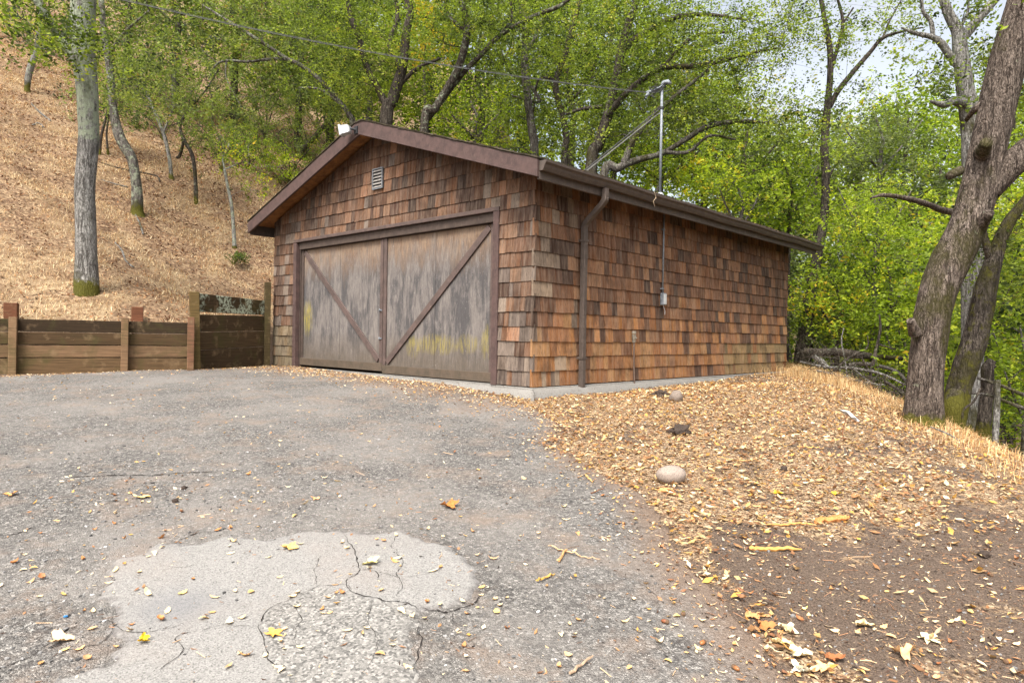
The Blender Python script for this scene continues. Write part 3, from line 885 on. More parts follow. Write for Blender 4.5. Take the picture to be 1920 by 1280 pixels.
def sdf(x, y, poly):
    """signed distance to a polygon, positive inside"""
    P = np.array(poly); n = len(P); d = np.full(len(x), 1e9); ins = np.zeros(len(x), bool)
    for k in range(n):
        a, b = P[k], P[(k + 1) % n]; e = b - a
        wx, wy = x - a[0], y - a[1]
        t = np.clip((wx * e[0] + wy * e[1]) / (e @ e + 1e-12), 0, 1)
        d = np.minimum(d, np.hypot(wx - e[0] * t, wy - e[1] * t))
        c = (a[1] > y) != (b[1] > y)
        with np.errstate(divide='ignore', invalid='ignore'):
            xi = a[0] + (y - a[1]) / (b[1] - a[1] + 1e-15) * e[0]
        ins ^= c & (x < xi)
    return np.where(ins, d, -d)
def bandf(x, y):
    gx = (x - GC[0]) * GU[0] + (y - GC[1]) * GU[1]; gy = (x - GC[0]) * GV[0] + (y - GC[1]) * GV[1]
    n = fbm(p3(x, y), 1.6, 3, 19)
    return np.clip((1 - sstep(.2, 1.5, -gy + .7 * n)) * (gx > -GW - 1.5) * (1 + .5 * n), 0, 1)
def sheet(name, poly, x0, x1, y0, y1, step, lift, fall, base, mat, rag=.05, extra=None, ragf=5):
    xs = np.arange(x0, x1, step); ys = np.arange(y0, y1, step)
    X, Y = np.meshgrid(xs, ys); x = X.ravel(); y = Y.ravel()
    P = p3(x, y)
    d = sdf(x, y, poly) + rag * 1.6 * fbm(P, ragf, 4, 31) + rag * 1.2 * vnoise(P, 1.7, 77)
    z = base(x, y) + np.where(d > 0, lift * sstep(0, fall, d), np.maximum(d, -.12) * .35)
    keep = d > -.16
    nx, ny = len(xs), len(ys)
    i = (np.arange(ny - 1)[:, None] * nx + np.arange(nx - 1)[None]).ravel()
    q = np.stack([i, i + 1, i + 1 + nx, i + nx], 1)
    q = q[keep[q].all(1)]
    u, inv = np.unique(q, return_inverse=True)
    q = inv.reshape(-1, 4)
    at_ = {'edge': np.maximum(1 - sstep(0, .35, d), bandf(x, y))[u] if name == 'driveway' else (1 - sstep(0, .05, d))[u]}
    if extra: 
        for k, f in extra.items(): at_[k] = f(x[u], y[u])
    return obj(name, mesh(name, np.stack([x, y, z], 1)[u], [q], mat, at_, True), kind='structure'), d
def ph(*pts): return [tuple(hit(a, b)[:2]) for a, b in pts]
DRIVE = [(-14.5, -3), (-14.5, 6.4)] + ph((-150, 716), (30, 706), (250, 697), (380, 694), (500, 690)) + \
    [tuple(g2w(-5.9, -.02, 0)[:2]), tuple(g2w(-3, -.06, 0)[:2]), tuple(g2w(-.7, -.13, 0)[:2])] + \
    ph((1010, 765), (1060, 800), (1050, 840), (1110, 880), (1200, 925), (1250, 975), (1285, 1050), (1330, 1110), (1385, 1165), (1430, 1220), (1500, 1278)) + [(1.75, 1.6), (1.9, -3)]
def drive_h(x, y):
    P = p3(x, y)
    w = .012 * fbm(P, 1.1, 2, 41)
    # a shallow broken edge runs across the drive from the left
    return G(x, y) + w
PATCH = ph((195, 1085), (215, 1062), (262, 1052), (300, 1030), (360, 1032), (430, 1016), (500, 1022), (560, 1008), (640, 1003), (690, 1012), (745, 1006), (790, 1028), (838, 1034), (858, 1058), (885, 1078), (905, 1110), (898, 1140), (850, 1155), (806, 1162), (792, 1190), (770, 1225), (775, 1285)) + [(-.42, 2.0), (-1.6, 2.0)] + ph((120, 1290), (210, 1262), (240, 1225), (196, 1195), (215, 1160), (185, 1130))
NOTCH = ph((800, 1166), (745, 1146), (700, 1140), (655, 1126), (600, 1113), (540, 1141), (500, 1162), (485, 1192), (495, 1232), (515, 1285)) + [(-.95, 1.8), (-.2, 1.8)] + ph((850, 1285), (830, 1200))
drv, _ = sheet('driveway', DRIVE, -14.5, 2.9, -3, 13.2, .05, .022, .10, drive_h, m_asphalt())
st = hit(330, 1150)
sheet('asphalt_patch', PATCH, -3.5, .6, 1.6, 4.8, .014, .012, .03, lambda x, y: drive_h(x, y) + .022, m_patch(), .034,
      {'coarse': lambda x, y: sstep(-.02, .03, sdf(x, y, NOTCH) + .03 * fbm(p3(x, y), 8, 3, 12)), 'stain': lambda x, y: np.clip(np.exp(-(((x - st[0]) / .17) ** 2 + ((y - st[1]) / .16) ** 2)) * 1.2, 0, 1)}, 11)
def surf(x, y):                                 # top of whatever paves the spot
    x = np.atleast_1d(x); y = np.atleast_1d(y)
    d = sdf(x, y, DRIVE); e = sdf(x, y, PATCH)
    return np.maximum(G(x, y), np.where(d > 0, drive_h(x, y) + .022 * sstep(0, .1, d), -99)) + .012 * sstep(0, .03, e)
# the drive seen near: hairline cracks as dark dirt-filled grooves
M_CRACK = m_simple('crack_dirt', (.035, .03, .027), .95, .05)
def crack(px, w=.006, jit=.012, seed=0):
    r = np.random.default_rng(seed)
    P = np.array([hit(*p)[:2] for p in px]); P = smooth_path(P, 9)
    P = P + jit * np.stack([fbm(p3(P[:, 0], P[:, 1]), 14, 3, 5 + seed), fbm(p3(P[:, 0], P[:, 1]), 14, 3, 50 + seed)], 1) * 1.6
    T = np.gradient(P, axis=0); T /= np.linalg.norm(T, axis=1)[:, None] + 1e-9; Nn = np.stack([-T[:, 1], T[:, 0]], 1)
    ww = w * (.35 + .9 * np.abs(r.normal(size=len(P)))) * np.minimum(1, np.minimum(np.arange(len(P)), np.arange(len(P))[::-1]) / 4 + .1)
    A = P + Nn * ww[:, None] / 2; B = P - Nn * ww[:, None] / 2
    V = np.array([(a[0], a[1], float(surf(*a)[0]) + .004) if k == 0 else (a[0], a[1], float(surf(*a)[0]) + .004) for k in (0, 1) for a in (A if k == 0 else B)])
    n = len(P)
    return V, np.array([(i, i + 1, n + i + 1, n + i) for i in range(n - 1)])
mb = MB()
for k, (pts, w) in enumerate([
    ([(640, 1010), (665, 1050), (672, 1085), (650, 1105), (660, 1125), (700, 1140), (745, 1145), (790, 1162)], .009),
    ([(600, 1112), (645, 1112), (660, 1125)], .006), ([(485, 1190), (500, 1160), (540, 1140), (600, 1112)], .008),
    ([(790, 1162), (840, 1158), (880, 1150), (905, 1125)], .013), ([(750, 1010), (735, 1040), (755, 1062), (740, 1090), (755, 1110), (750, 1140)], .005),
    ([(700, 1085), (730, 1092), (755, 1100)], .005), ([(300, 1280), (320, 1260), (345, 1240), (330, 1215), (375, 1200)], .006),
    ([(185, 1160), (215, 1190), (260, 1205), (330, 1195)], .006), ([(790, 1190), (780, 1225), (775, 1280)], .010),
    ([(130, 902), (200, 898), (260, 896), (330, 893), (400, 891), (460, 888)], .02), ([(0, 1012), (40, 1005), (70, 995)], .02),
    ([(330, 1020), (360, 1010), (400, 1002)], .014), ([(485, 1190), (495, 1230), (520, 1280)], .007),
    ([(0, 1270), (60, 1240), (110, 1205), (150, 1180)], .010), ([(755, 1100), (800, 1090), (860, 1080)], .003), ([(1240, 1150), (1215, 1110), (1170, 1090)], .004),
    ([(600, 1112), (590, 1080), (610, 1050)], .004), ([(672, 1085), (700, 1085), (720, 1110)], .005), ([(540, 1140), (560, 1180), (550, 1220), (580, 1260)], .004), ([(700, 1140), (690, 1180), (710, 1220), (690, 1280)], .004),
    ([(640, 1240), (690, 1230), (740, 1240)], .003), ([(375, 1200), (420, 1190), (485, 1190)], .004), ([(215, 1190), (190, 1215), (150, 1225)], .006), ([(840, 1158), (850, 1180), (880, 1190)], .004), ([(300, 1075), (340, 1080), (370, 1070)], .004)]):
    V, Fq = crack(pts, w * .42, .016 if w < .01 else .02, k)
    mb.add(V, Fq)
obj('pavement_cracks', mb.mesh('pavement_cracks', M_CRACK), kind='structure')

# ---------------------------------------------------------------- scattering helpers
LEAF_COL = np.array([sRGB(*c) for c in [(222, 196, 150), (206, 172, 124), (228, 208, 170), (184, 140, 96), (158, 116, 80), (210, 174, 118), (232, 216, 184), (172, 128, 92), (132, 94, 68), (206, 160, 84)]])
def leaves_np(P, size, tint, r, flat=.35, asp=.5, N=None):
    """curled four-triangle leaves, joined: P (n,3) centres, size (n,), tint (n,3)"""
    n = len(P)
    a = r.uniform(0, 2 * math.pi, n)
    u = np.stack([np.cos(a), np.sin(a), r.normal(0, flat, n)], 1); u /= np.linalg.norm(u, axis=1)[:, None]
    up = np.stack([r.normal(0, flat, n), r.normal(0, flat, n), np.ones(n)], 1)
    v = np.cross(up, u); v /= np.linalg.norm(v, axis=1)[:, None]
    w = np.cross(u, v)
    s = size[:, None]; k = (size * asp * r.uniform(.7, 1.2, n))[:, None]; c = (size * r.uniform(-.15, .35, n))[:, None]
    q = r.uniform(-.15, .25, (n, 1))
    V = np.stack([P - u * s * .5 + w * c * .6, P - u * s * q * .3 + v * k * .5 + w * c * .5, P - u * s * .05, P - u * s * q * .3 - v * k * .5 + w * c * .5, P + u * s * .5 + w * c], 1)
    i = np.arange(n)[:, None] * 5
    T = np.concatenate([i + [[0, 2, 1]], i + [[0, 3, 2]], i + [[1, 2, 4]], i + [[2, 3, 4]]], 0).reshape(-1, 3)
    return V.reshape(-1, 3), T, np.repeat(tint, 5, 0)
def m_leaf(name, trans=.3, rough=.7, obj_random=None):
    m = Mat(name, rough, .25)
    if obj_random:
        t = m.ramp(m.n('ObjectInfo').outputs['Random'], [(i / (len(obj_random) - 1) if len(obj_random) > 1 else 0, c) for i, c in enumerate(obj_random)])
    else:
        t = m.attr('tint', 'Color')
    n = m.noise(m.coord(1, 1, 1), 60, 3)
    t = m.mix(m.ramp(n, [(.4, .35), (.6, 0)]), t, m.mix(1.0, t, (.5, .42, .35), 'MULTIPLY'))
    m.color(t)
    tr = m.n('BsdfTranslucent', {'Color': t})
    mx = m.n('MixShader', {0: trans}); m.t.links.new(m.b.outputs[0], mx.inputs[1]); m.t.links.new(tr.outputs[0], mx.inputs[2])
    m.t.links.new(mx.outputs[0], m.out.inputs['Surface'])
    return m.m
M_LITTER = m_leaf('dry_leaf', .15)
lr = np.random.default_rng(77)
def frustum(x, y, z, m=60):
    p = proj(np.stack([x, y, z], 1)); return (p[:, 0] > -m) & (p[:, 0] < 1920 + m * 6) & (p[:, 1] < 1280 + m) & (p[:, 2] > .4), p
def scatter(n, x0, x1, y0, y1, dens, bias=1.0):
    """world-uniform candidates thinned by dens(x, y, px, py)"""
    x = lr.uniform(x0, x1, n); y = y0 + (y1 - y0) * lr.uniform(0, 1, n) ** bias
    z = surf(x, y)
    ok, p = frustum(x, y, z)
    d = dens(x, y, p[:, 0], p[:, 1])
    k = ok & (lr.uniform(0, 1, n) < d)
    return np.stack([x[k], y[k], z[k]], 1), p[k]
def dens_dirt(x, y, px, py):
    P = p3(x, y)
    d = sdf(x, y, DRIVE)
    n = fbm(P, 2.2, 3, 61); n2 = fbm(P, .9, 2, 62)
    dirt = (d < .03 + .35 * np.exp(-(((px - 1060) / 90) ** 2 + ((py - 820) / 60) ** 2)) * (n + .6))
    thick = np.exp(-(((px - 1180) / 230) ** 2 + ((py - 860) / 110) ** 2)) * 1.3 + np.exp(-(((px - 1500) / 330) ** 2 + ((py - 930) / 95) ** 2)) * 1.0 + np.exp(-(((px - 1400) / 500) ** 2 + ((py - 770) / 55) ** 2)) * .9
    thick = thick + .8 * np.exp(-((d + .10) / .10) ** 2) * (py > 880) + .42 * (py < 1000) * (1 - .4 * sstep(940, 1000, py))
    base = np.clip(thick * .92 + .5 * n + .3 * n2, .04, 1)
    low = np.clip(.14 + .34 * n + .2 * n2 + .75 * np.exp(-((d + .12) / .12) ** 2), .03, 1); tt = sstep(930, 1150, py + 150 * n2 + 110 * n); base = base * (1 - tt) + low * tt
    foot = np.exp(-((y - 8.4) / 1.0) ** 2) * .4
    return np.where(dirt, base, 0)
gx_, gy_ = X.ravel(), Y.ravel(); GP = proj(np.stack([gx_, gy_, z_ground], 1))
inn_ = (GP[:, 2] > .5) & (np.abs(GP[:, 0] - 960) < 2500) & (gx_ > -3) & (gx_ < 9) & (gy_ < 17) & (gy_ > 1)
mt = np.zeros(len(gx_), np.float32); mt[inn_] = dens_dirt(gx_[inn_], gy_[inn_], np.clip(GP[inn_, 0], 0, 1920), GP[inn_, 1]) * .85 + .02
am = ground.data.attributes.new('matted', 'FLOAT', 'POINT'); am.data.foreach_set('value', mt)
Pd, pp = scatter(190000, -1.5, 9.5, 1.8, 17, dens_dirt)
bad = (hill_s(Pd[:, 0], Pd[:, 1]) > 0)
lx = (Pd[:, :2] - GC) @ GU; ly = (Pd[:, :2] - GC) @ GV
keep = ~((lx < .06) & (ly > -.05) & (lx > -GW) & (ly < GL)) & ~bad & (Pd[:, 0] < crest(Pd[:, 1]) + 1.4)
Pd = Pd[keep]
n = len(Pd)
tn = LEAF_COL[np.minimum((lr.uniform(0, 1, n) ** .95 * 10).astype(int), 9)] * lr.uniform(.45, 1.05, (n, 1)) * np.array([1.0, .96, .89])
V, T, C = leaves_np(Pd + np.array([0, 0, .008]) * lr.uniform(.5, 3, (n, 1)), (lr.gamma(3.2, .0098, n)).clip(.009, .07), tn, lr, .32, .5)
obj('leaf_litter', mesh('leaf_litter', V, [T], M_LITTER, {'tint': C}), kind='stuff')
print('dirt litter', n)
# crumbs: broken leaf, bark and grit
Pd, pp = scatter(150000, -3, 6.5, 1.7, 9.5, lambda x, y, px, py: np.where(sdf(x, y, DRIVE) < .05, 1.0 * np.clip(1.3 - py / 2600, .3, 1), .05 + .5 * np.exp(-(sdf(x, y, DRIVE) / .3) ** 2)), 1.8)
Pd = Pd[(Pd[:, 0] < crest(Pd[:, 1]) + .5) & ~((((Pd[:, :2] - GC) @ GU) < .06) & (((Pd[:, :2] - GC) @ GV) > -.05))]; n = len(Pd)
u = lr.normal(size=(n, 3)) * [1, 1, .35]; v = lr.normal(size=(n, 3)) * [1, 1, .35]; s = lr.gamma(2.2, .0030, n).clip(.0022, .018)[:, None]
u /= np.linalg.norm(u, axis=1)[:, None]; v /= np.linalg.norm(v, axis=1)[:, None]
b = Pd + [0, 0, .004]
V = np.stack([b - u * s, b + v * s * .6, b + u * s], 1).reshape(-1, 3)
cc = np.array([sRGB(*c) for c in [(70, 50, 38), (130, 96, 70), (168, 130, 94), (204, 172, 128), (40, 32, 27), (220, 198, 160)]])
C = np.repeat(cc[lr.choice(6, n, p=[.2, .22, .2, .16, .12, .10])], 3, 0)
obj('leaf_crumbs', mesh('leaf_crumbs', V, [np.arange(n * 3).reshape(-1, 3)], M_LITTER, {'tint': C}), kind='stuff')
print('crumbs', n)
# thin litter on the drive: near walls, edges and everywhere sparsely
def dens_drive(x, y, px, py):
    d = sdf(x, y, DRIVE); n = fbm(p3(x, y), 2.0, 3, 63)
    gx = (x - GC[0]) * GU[0] + (y - GC[1]) * GU[1]; gy = (x - GC[0]) * GV[0] + (y - GC[1]) * GV[1]
    front = np.exp(-((gy + .55) / .5) ** 2) * ((gx < .8) & (gx > -8)) * .55 
    edge = np.exp(-(d / .32) ** 2) * .5 * (1 + .9 * n)
    v = .010 + .05 * np.clip(n, 0, 1) + np.clip(front * (1 + 1.2 * n), 0, 1) + edge
    v = v + .12 * np.exp(-(((px - 250) / 260) ** 2 + ((py - 925) / 45) ** 2)) + .10 * np.exp(-(((px - 900) / 120) ** 2 + ((py - 1190) / 70) ** 2))
    return np.where((d > -.02) | (y > 9), v, 0) * (hill_s(x, y) < -.05)
Pd, pp = scatter(150000, -11, 2.9, 1.8, 14, dens_drive)
lx = (Pd[:, :2] - GC) @ GU; ly = (Pd[:, :2] - GC) @ GV
Pd = Pd[~((lx < .06) & (ly > -.02) & (lx > -GW - .03))]
n = len(Pd); far = np.clip(Pd[:, 1] / 9, 0, 1)
tn = LEAF_COL[np.minimum((lr.uniform(0, 1, n) ** 1.1 * 10).astype(int), 9)] * lr.uniform(.7, 1.1, (n, 1))
V, T, C = leaves_np(Pd + [0, 0, .005], lr.uniform(.012, .034, n) * (1 + .5 * far), tn, lr, .25)
obj('leaf_litter', mesh('leaf_litter', V, [T], M_LITTER, {'tint': C}), kind='stuff')
print('drive litter', n)

# ---- loose stones on the worn drive and the dirt
bm = bmesh.new(); bmesh.ops.create_icosphere(bm, subdivisions=1, radius=1); bm.verts.ensure_lookup_table()
ICO_V = np.array([v.co[:] for v in bm.verts]); ICO_F = np.array([[v.index for v in f.verts] for f in bm.faces]); bm.free()
def stones(P, size, col, r, lumpy=.25, flat=.6):
    n = len(P)
    S = size[:, None, None] * np.stack([r.uniform(.7, 1.3, n), r.uniform(.6, 1.1, n), r.uniform(.35, .8, n) * flat / .6], 1)[:, None, :]
    V = ICO_V[None] * (1 + r.normal(0, lumpy, (n, len(ICO_V), 1))) * S
    a = r.uniform(0, 6.28, n); c, s = np.cos(a)[:, None], np.sin(a)[:, None]
    V = np.stack([V[..., 0] * c - V[..., 1] * s, V[..., 0] * s + V[..., 1] * c, V[..., 2]], -1) + P[:, None]
    Fc = (ICO_F[None] + np.arange(n)[:, None, None] * len(ICO_V)).reshape(-1, 3)
    return V.reshape(-1, 3), Fc, np.repeat(col, len(ICO_V), 0)
def dens_stone(x, y, px, py):
    d = sdf(x, y, DRIVE); e = sdf(x, y, PATCH); n = fbm(p3(x, y), 1.6, 3, 64)
    v = .18 + .6 * np.clip(n, 0, 1) + .7 * np.exp(-(((px - 380) / 260) ** 2 + ((py - 930) / 50) ** 2)) + .8 * np.exp(-(((px - 900) / 160) ** 2 + ((py - 1200) / 80) ** 2)) \
        + .5 * np.exp(-(((px - 500) / 120) ** 2 + ((py - 900) / 40) ** 2)) + .6 * np.exp(-(((px - 100) / 160) ** 2 + ((py - 1150) / 120) ** 2))
    return np.where(e > .02, .025, v)
Pd, pp = scatter(42000, -5, 4.5, 1.8, 7.5, dens_stone, 1.5)
n = len(Pd)
g = lr.choice([.05, .09, .13, .18, .26, .40], n, p=[.2, .22, .22, .18, .12, .06])[:, None] * np.array([1, .96, .92]) * lr.uniform(.8, 1.2, (n, 1))
sz = lr.gamma(2.2, .0017, n).clip(.0018, .012)
V, T, C = stones(Pd + np.array([[0, 0, 1]]) * sz[:, None] * .2, sz, g, lr)
m = Mat('loose_stone', .85, .25); m.color(m.attr('tint', 'Color'))
M_STONE = m.m
obj('gravel', mesh('gravel', V, [T], M_STONE, {'tint': C}), kind='stuff')
print('stones', n)
# ---- twigs and needles on the dirt
def dens_t(x, y, px, py): return np.where(sdf(x, y, DRIVE) < .0, .9, .10)
Pd, pp = scatter(9000, -2, 6, 1.8, 10, dens_t, 1.4); n = len(Pd)
a = lr.uniform(0, 6.28, n); L = lr.gamma(2, .009, n).clip(.006, .06); wv = lr.uniform(.0006, .0018, n)
u = np.stack([np.cos(a), np.sin(a), lr.normal(0, .12, n)], 1) * L[:, None]; v = np.stack([-np.sin(a), np.cos(a), np.zeros(n)], 1) * wv[:, None]; w = np.array([0, 0, 1.]) * wv[:, None]
b = Pd + [0, 0, .004]
V = np.stack([b - u + v, b - u - v, b - u + w * 1.5, b + u + v, b + u - v, b + u + w * 1.5], 1).reshape(-1, 3)
i = np.arange(n)[:, None] * 6
Q = np.concatenate([i + [[0, 1, 4, 3]], i + [[1, 2, 5, 4]], i + [[2, 0, 3, 5]]])
C = np.repeat(np.array([sRGB(150, 112, 84), sRGB(90, 66, 50), sRGB(196, 164, 128)])[lr.integers(0, 3, n)], 6, 0)
obj('twigs_and_needles', mesh('twigs_and_needles', V, [Q], M_STONE, {'tint': C}), kind='stuff')

# ---- dry grass and leaf litter on the hillside
def grass(P, h, w, lean, tint, r):
    n = len(P); a = r.uniform(0, 6.28, n)
    d = np.stack([np.cos(a), np.sin(a), np.zeros(n)], 1)
    t = np.stack([-np.sin(a), np.cos(a), np.zeros(n)], 1) * (w / 2)[:, None]
    up = np.array([0, 0, 1.])
    m1 = P + (d * (lean * .35)[:, None] + up) * (h * .55)[:, None]
    e = P + (d * lean[:, None] + up * (1 - .35 * np.minimum(lean, 1.5))[:, None]) * h[:, None]
    V = np.stack([P - t, P + t, m1 + t * .8, m1 - t * .8, e], 1).reshape(-1, 3)
    i = np.arange(n)[:, None] * 5
    return V, [np.concatenate([i + [[0, 1, 2, 3]]]), np.concatenate([i + [[3, 2, 4]]])], np.repeat(tint, 5, 0)
def hillpts(n, y1, thr=None):
    x = lr.uniform(-26, 3, n); y = lr.uniform(9.5, y1, n); z = G(x, y)
    s = hill_s(x, y); ok, p = frustum(x, y, z, 20)
    vis = ok & (s > .12) & (p[:, 1] > -30)
    return x[vis], y[vis], z[vis], p[vis]
x, y, z, p = hillpts(330000, 34)
nz = fbm(p3(x, y), 1.9, 4, 71)
prob = np.clip(1.5 * (16 / np.maximum(y, 10)) ** 1.0 * (.35 + 1.6 * nz), .02, 1) * (1 - sstep(450, 620, p[:, 0]) * .7)
k = lr.uniform(0, 1, len(x)) < prob * .75
P = np.stack([x, y, z], 1)[k]; n = len(P)
sc_ = np.clip(P[:, 1] / 12, 1, 2.2)
gc = np.array([sRGB(*c) for c in [(234, 210, 164), (220, 190, 142), (198, 160, 114), (240, 224, 186), (170, 132, 94)]])
V, Fg, C = grass(P, lr.uniform(.05, .13, n) * (1 + .1 * sc_), lr.uniform(.0035, .007, n) * sc_, lr.uniform(1.0, 3.2, n), gc[lr.integers(0, 5, n)] * lr.uniform(.7, 1.08, (n, 1)), lr)
M_STRAW = m_leaf('dry_straw', .25)
obj('dry_grass', mesh('dry_grass', V, Fg, M_STRAW, {'tint': C}), kind='stuff')
print('hill grass', n)
x, y, z, p = hillpts(190000, 40)
lit = np.clip(sstep(.16, -.2, fbm(p3(x, y), 1.9, 4, 71)) * .8 + .35 * sstep(14, 20, y), 0, 1)
k = lr.uniform(0, 1, len(x)) < np.clip(.62 * (16 / y), 0, 1) * (.35 + .65 * lit)
lit = lit[k]
P = np.stack([x, y, z + .015], 1)[k]; n = len(P)
lc = np.array([sRGB(*c) for c in [(196, 150, 104), (166, 112, 70), (130, 82, 52), (222, 188, 140), (98, 62, 42), (186, 128, 76)]])
V, T, C = leaves_np(P, lr.uniform(.035, .07, n) * np.clip(P[:, 1] / 14, 1, 2), lc[lr.integers(0, 6, n)] * lr.uniform(.6, 1.05, (n, 1)) * (1 - .38 * lit[:, None]), lr, .5)
obj('hillside_leaf_litter', mesh('hillside_leaf_litter', V, [T], M_LITTER, {'tint': C}), kind='stuff')
print('hill leaves', n)
# straw-coloured grass along the crest on the right and beside the garage's far corner
x = lr.uniform(2.5, 10, 260000); y = lr.uniform(4, 22, 260000)
dc = x - crest(y); lx = (x - GC[0]) * GU[0] + (y - GC[1]) * GU[1]; ly = (x - GC[0]) * GV[0] + (y - GC[1]) * GV[1]
d = np.exp(-((dc + .3) / .42) ** 2) * .55 * (1 + .8 * fbm(p3(x, y), 1.8, 2, 81)) + np.exp(-(((lx - .9) / .9) ** 2 + ((ly - 8.8) / 1.6) ** 2)) * 1.1
k = (lr.uniform(0, 1, len(x)) < d * .75) & ~((lx < .1) & (ly < GL + .1)) & (dc < .75)
x, y = x[k], y[k]; P = np.stack([x, y, G(x, y)], 1); n = len(P)
V, Fg, C = grass(P, lr.uniform(.06, .24, n) * (.7 + .6 * (P[:, 1] > 11)), lr.uniform(.003, .006, n), lr.uniform(.2, 1.6, n), gc[lr.integers(0, 5, n)] * np.array([1.0, .92, .8]) * lr.uniform(.7, 1.05, (n, 1)), lr)
obj('dry_grass', mesh('dry_grass', V, Fg, M_STRAW, {'tint': C}), kind='stuff')
print('crest grass', n)

# ================================================================ RETAINING WALLS
def plank(p, q, z0, z1, t, tint, lichen, parent, z0b=None, z1b=None, side=1):
    """board from p to q (xy), between heights z0..z1 at p and z0b..z1b at q"""
    z0b = z0 if z0b is None else z0b; z1b = z1 if z1b is None else z1b
    p = np.array(p, float); q = np.array(q, float); d = q - p; L = np.linalg.norm(d); d /= L
    nr = np.array([-d[1], d[0]]) * side
    N = 7; V = []
    r = np.random.default_rng(int(abs(p[0] * 1000 + z0 * 77)))
    for i in range(N):
        t_ = i / (N - 1); c = p + (q - p) * t_; a = z0 + (z0b - z0) * t_; b = z1 + (z1b - z1) * t_
        bow = r.normal(0, .003)
        for o, zz in ((0, a + .003 + r.normal(0, .002)), (0, b - .003 + r.normal(0, .002)), (t, b - .003), (t, a + .003)):
            V.append((c[0] + nr[0] * (o + bow), c[1] + nr[1] * (o + bow), zz))
    F4 = [(i * 4 + j, i * 4 + (j + 1) % 4, i * 4 + 4 + (j + 1) % 4, i * 4 + 4 + j) for i in range(N - 1) for j in range(4)] + [(3, 2, 1, 0), (N * 4 - 4, N * 4 - 3, N * 4 - 2, N * 4 - 1)]
    V = np.array(V)
    me = mesh('plank', V, [np.array(F4)], M_PLANK, {'tint': np.tile(tint, (len(V), 1)), 'lichen': np.full(len(V), lichen)})
    return bevel(obj('plank', me, parent), .006, 2)
def post(xy, w, d, z0, z1, ang, tint, parent, lean=(0, 0), lichen=0.0, name='post'):
    c, s = math.cos(ang), math.sin(ang); V = []
    for zz in (z0, (z0 + z1) / 2, z1):
        f = (zz - z0) / (z1 - z0)
        for a, b in ((-1, -1), (1, -1), (1, 1), (-1, 1)):
            V.append((xy[0] + (a * w * c - b * d * s) / 2 + lean[0] * f, xy[1] + (a * w * s + b * d * c) / 2 + lean[1] * f, zz))
    F4 = [(i * 4 + j, i * 4 + (j + 1) % 4, i * 4 + 4 + (j + 1) % 4, i * 4 + 4 + j) for i in (0, 1) for j in range(4)] + [(3, 2, 1, 0), (8, 9, 10, 11)]
    V = np.array(V)
    me = mesh(name, V, [np.array(F4)], M_PLANK, {'tint': np.tile(tint, (len(V), 1)), 'lichen': np.full(len(V), lichen)})
    return bevel(obj(name, me, parent), .008, 2)
DK = np.array(sRGB(80, 64, 48)); MD = np.array(sRGB(104, 82, 58)); LT = np.array(sRGB(132, 104, 78)); RD = np.array(sRGB(122, 88, 68))
W = lambda t: np.array([-7.3 + .886 * t, 10.0 + .464 * t])
rw = empty('retaining_wall', (-6.2, 10.6, 0), label='low retaining wall of four stacked brown boards left of the garage', category='wall')
inv = Matrix.Translation((6.2, -10.6, 0))
angw = math.atan2(.464, .886)
for a, b in ((-3.2, -.06), (0.0, 1.39), (1.39, 2.30)):
    for k in range(4):
        off = np.array([.464, -.886]) * (.0 if a > -1 else .03)
        tz = .012 + k * .192
        tint = [MD * .9, LT * .8, MD * .6, DK * .5][k]
        o = plank(W(a) + off, W(b) + off, tz - (.15 if k == 0 else 0), tz + .185, .045, tint * rng.uniform(.85, 1.15), .0, rw)
        o.matrix_parent_inverse = inv
for t, tt, hh in ((-.02, LT, .80), (1.40, LT * .9, .82), (2.33, RD, .86)):
    c = W(t) + np.array([.464, -.886]) * .06
    o = post(c, .10, .10, -.1, hh, angw, tt, rw, (.004, 0)); o.matrix_parent_inverse = inv
o = post(W(-2.0) + np.array([.464, -.886]) * .06, .10, .10, -.1, .82, angw, LT, rw); o.matrix_parent_inverse = inv
tw = empty('tall_retaining_wall', (-4.95, 12.1, 0), label='taller mossy board wall with pale lichen butting against the garage corner', category='wall')
inv = Matrix.Translation((4.95, -12.1, 0))
p, q = np.array([-5.24, 11.30]), np.array([-4.69, 13.04])
angt = math.atan2(q[1] - p[1], q[0] - p[0])
for k in range(4):
    z0, z1 = .02 + k * .302, .02 + k * .302 + .292
    z0b, z1b = .08 + k * .292, .08 + k * .292 + .284
    if k == 3: z0 += .03; z1 = 1.27
    o = plank(p, q, z0 - (.15 if k == 0 else 0), z1, .05, (DK * .85 if k != 1 else DK * 1.1) * np.array([1, 1.03, .95]), 1.15 if k == 3 else (.72 if k == 2 else .3), tw, z0b - (.1 if k == 0 else 0), z1b)
    o.matrix_parent_inverse = inv
o = post(p + np.array([.035, -.09]), .15, .13, -.1, 1.28, angw, MD * np.array([.9, .98, .75]), tw, (-.04, 0), .6); o.matrix_parent_inverse = inv
o = post(q + np.array([.02, -.07]), .11, .11, -.1, 1.585, angw, DK * np.array([.9, 1, .8]), tw, (0, 0), .5); o.matrix_parent_inverse = inv
# two square red-brown post tops standing just behind the wall
for px, (top, w), lab in ((10, (567, .17), 'square red brown post top behind the wall at the far left edge'), (250, (575, .17), 'square red brown post top behind the wall next to the middle post')):
    P0 = at(px, 585, 10.15 if px < 100 else 10.95)
    zt = at(px, top, P0[1])[2]
    o = post((P0[0], P0[1] + .12), w, w, .4, zt, angw, np.array(sRGB(112, 72, 52)), None, name='wooden_post')
    tag(o, lab, 'post')

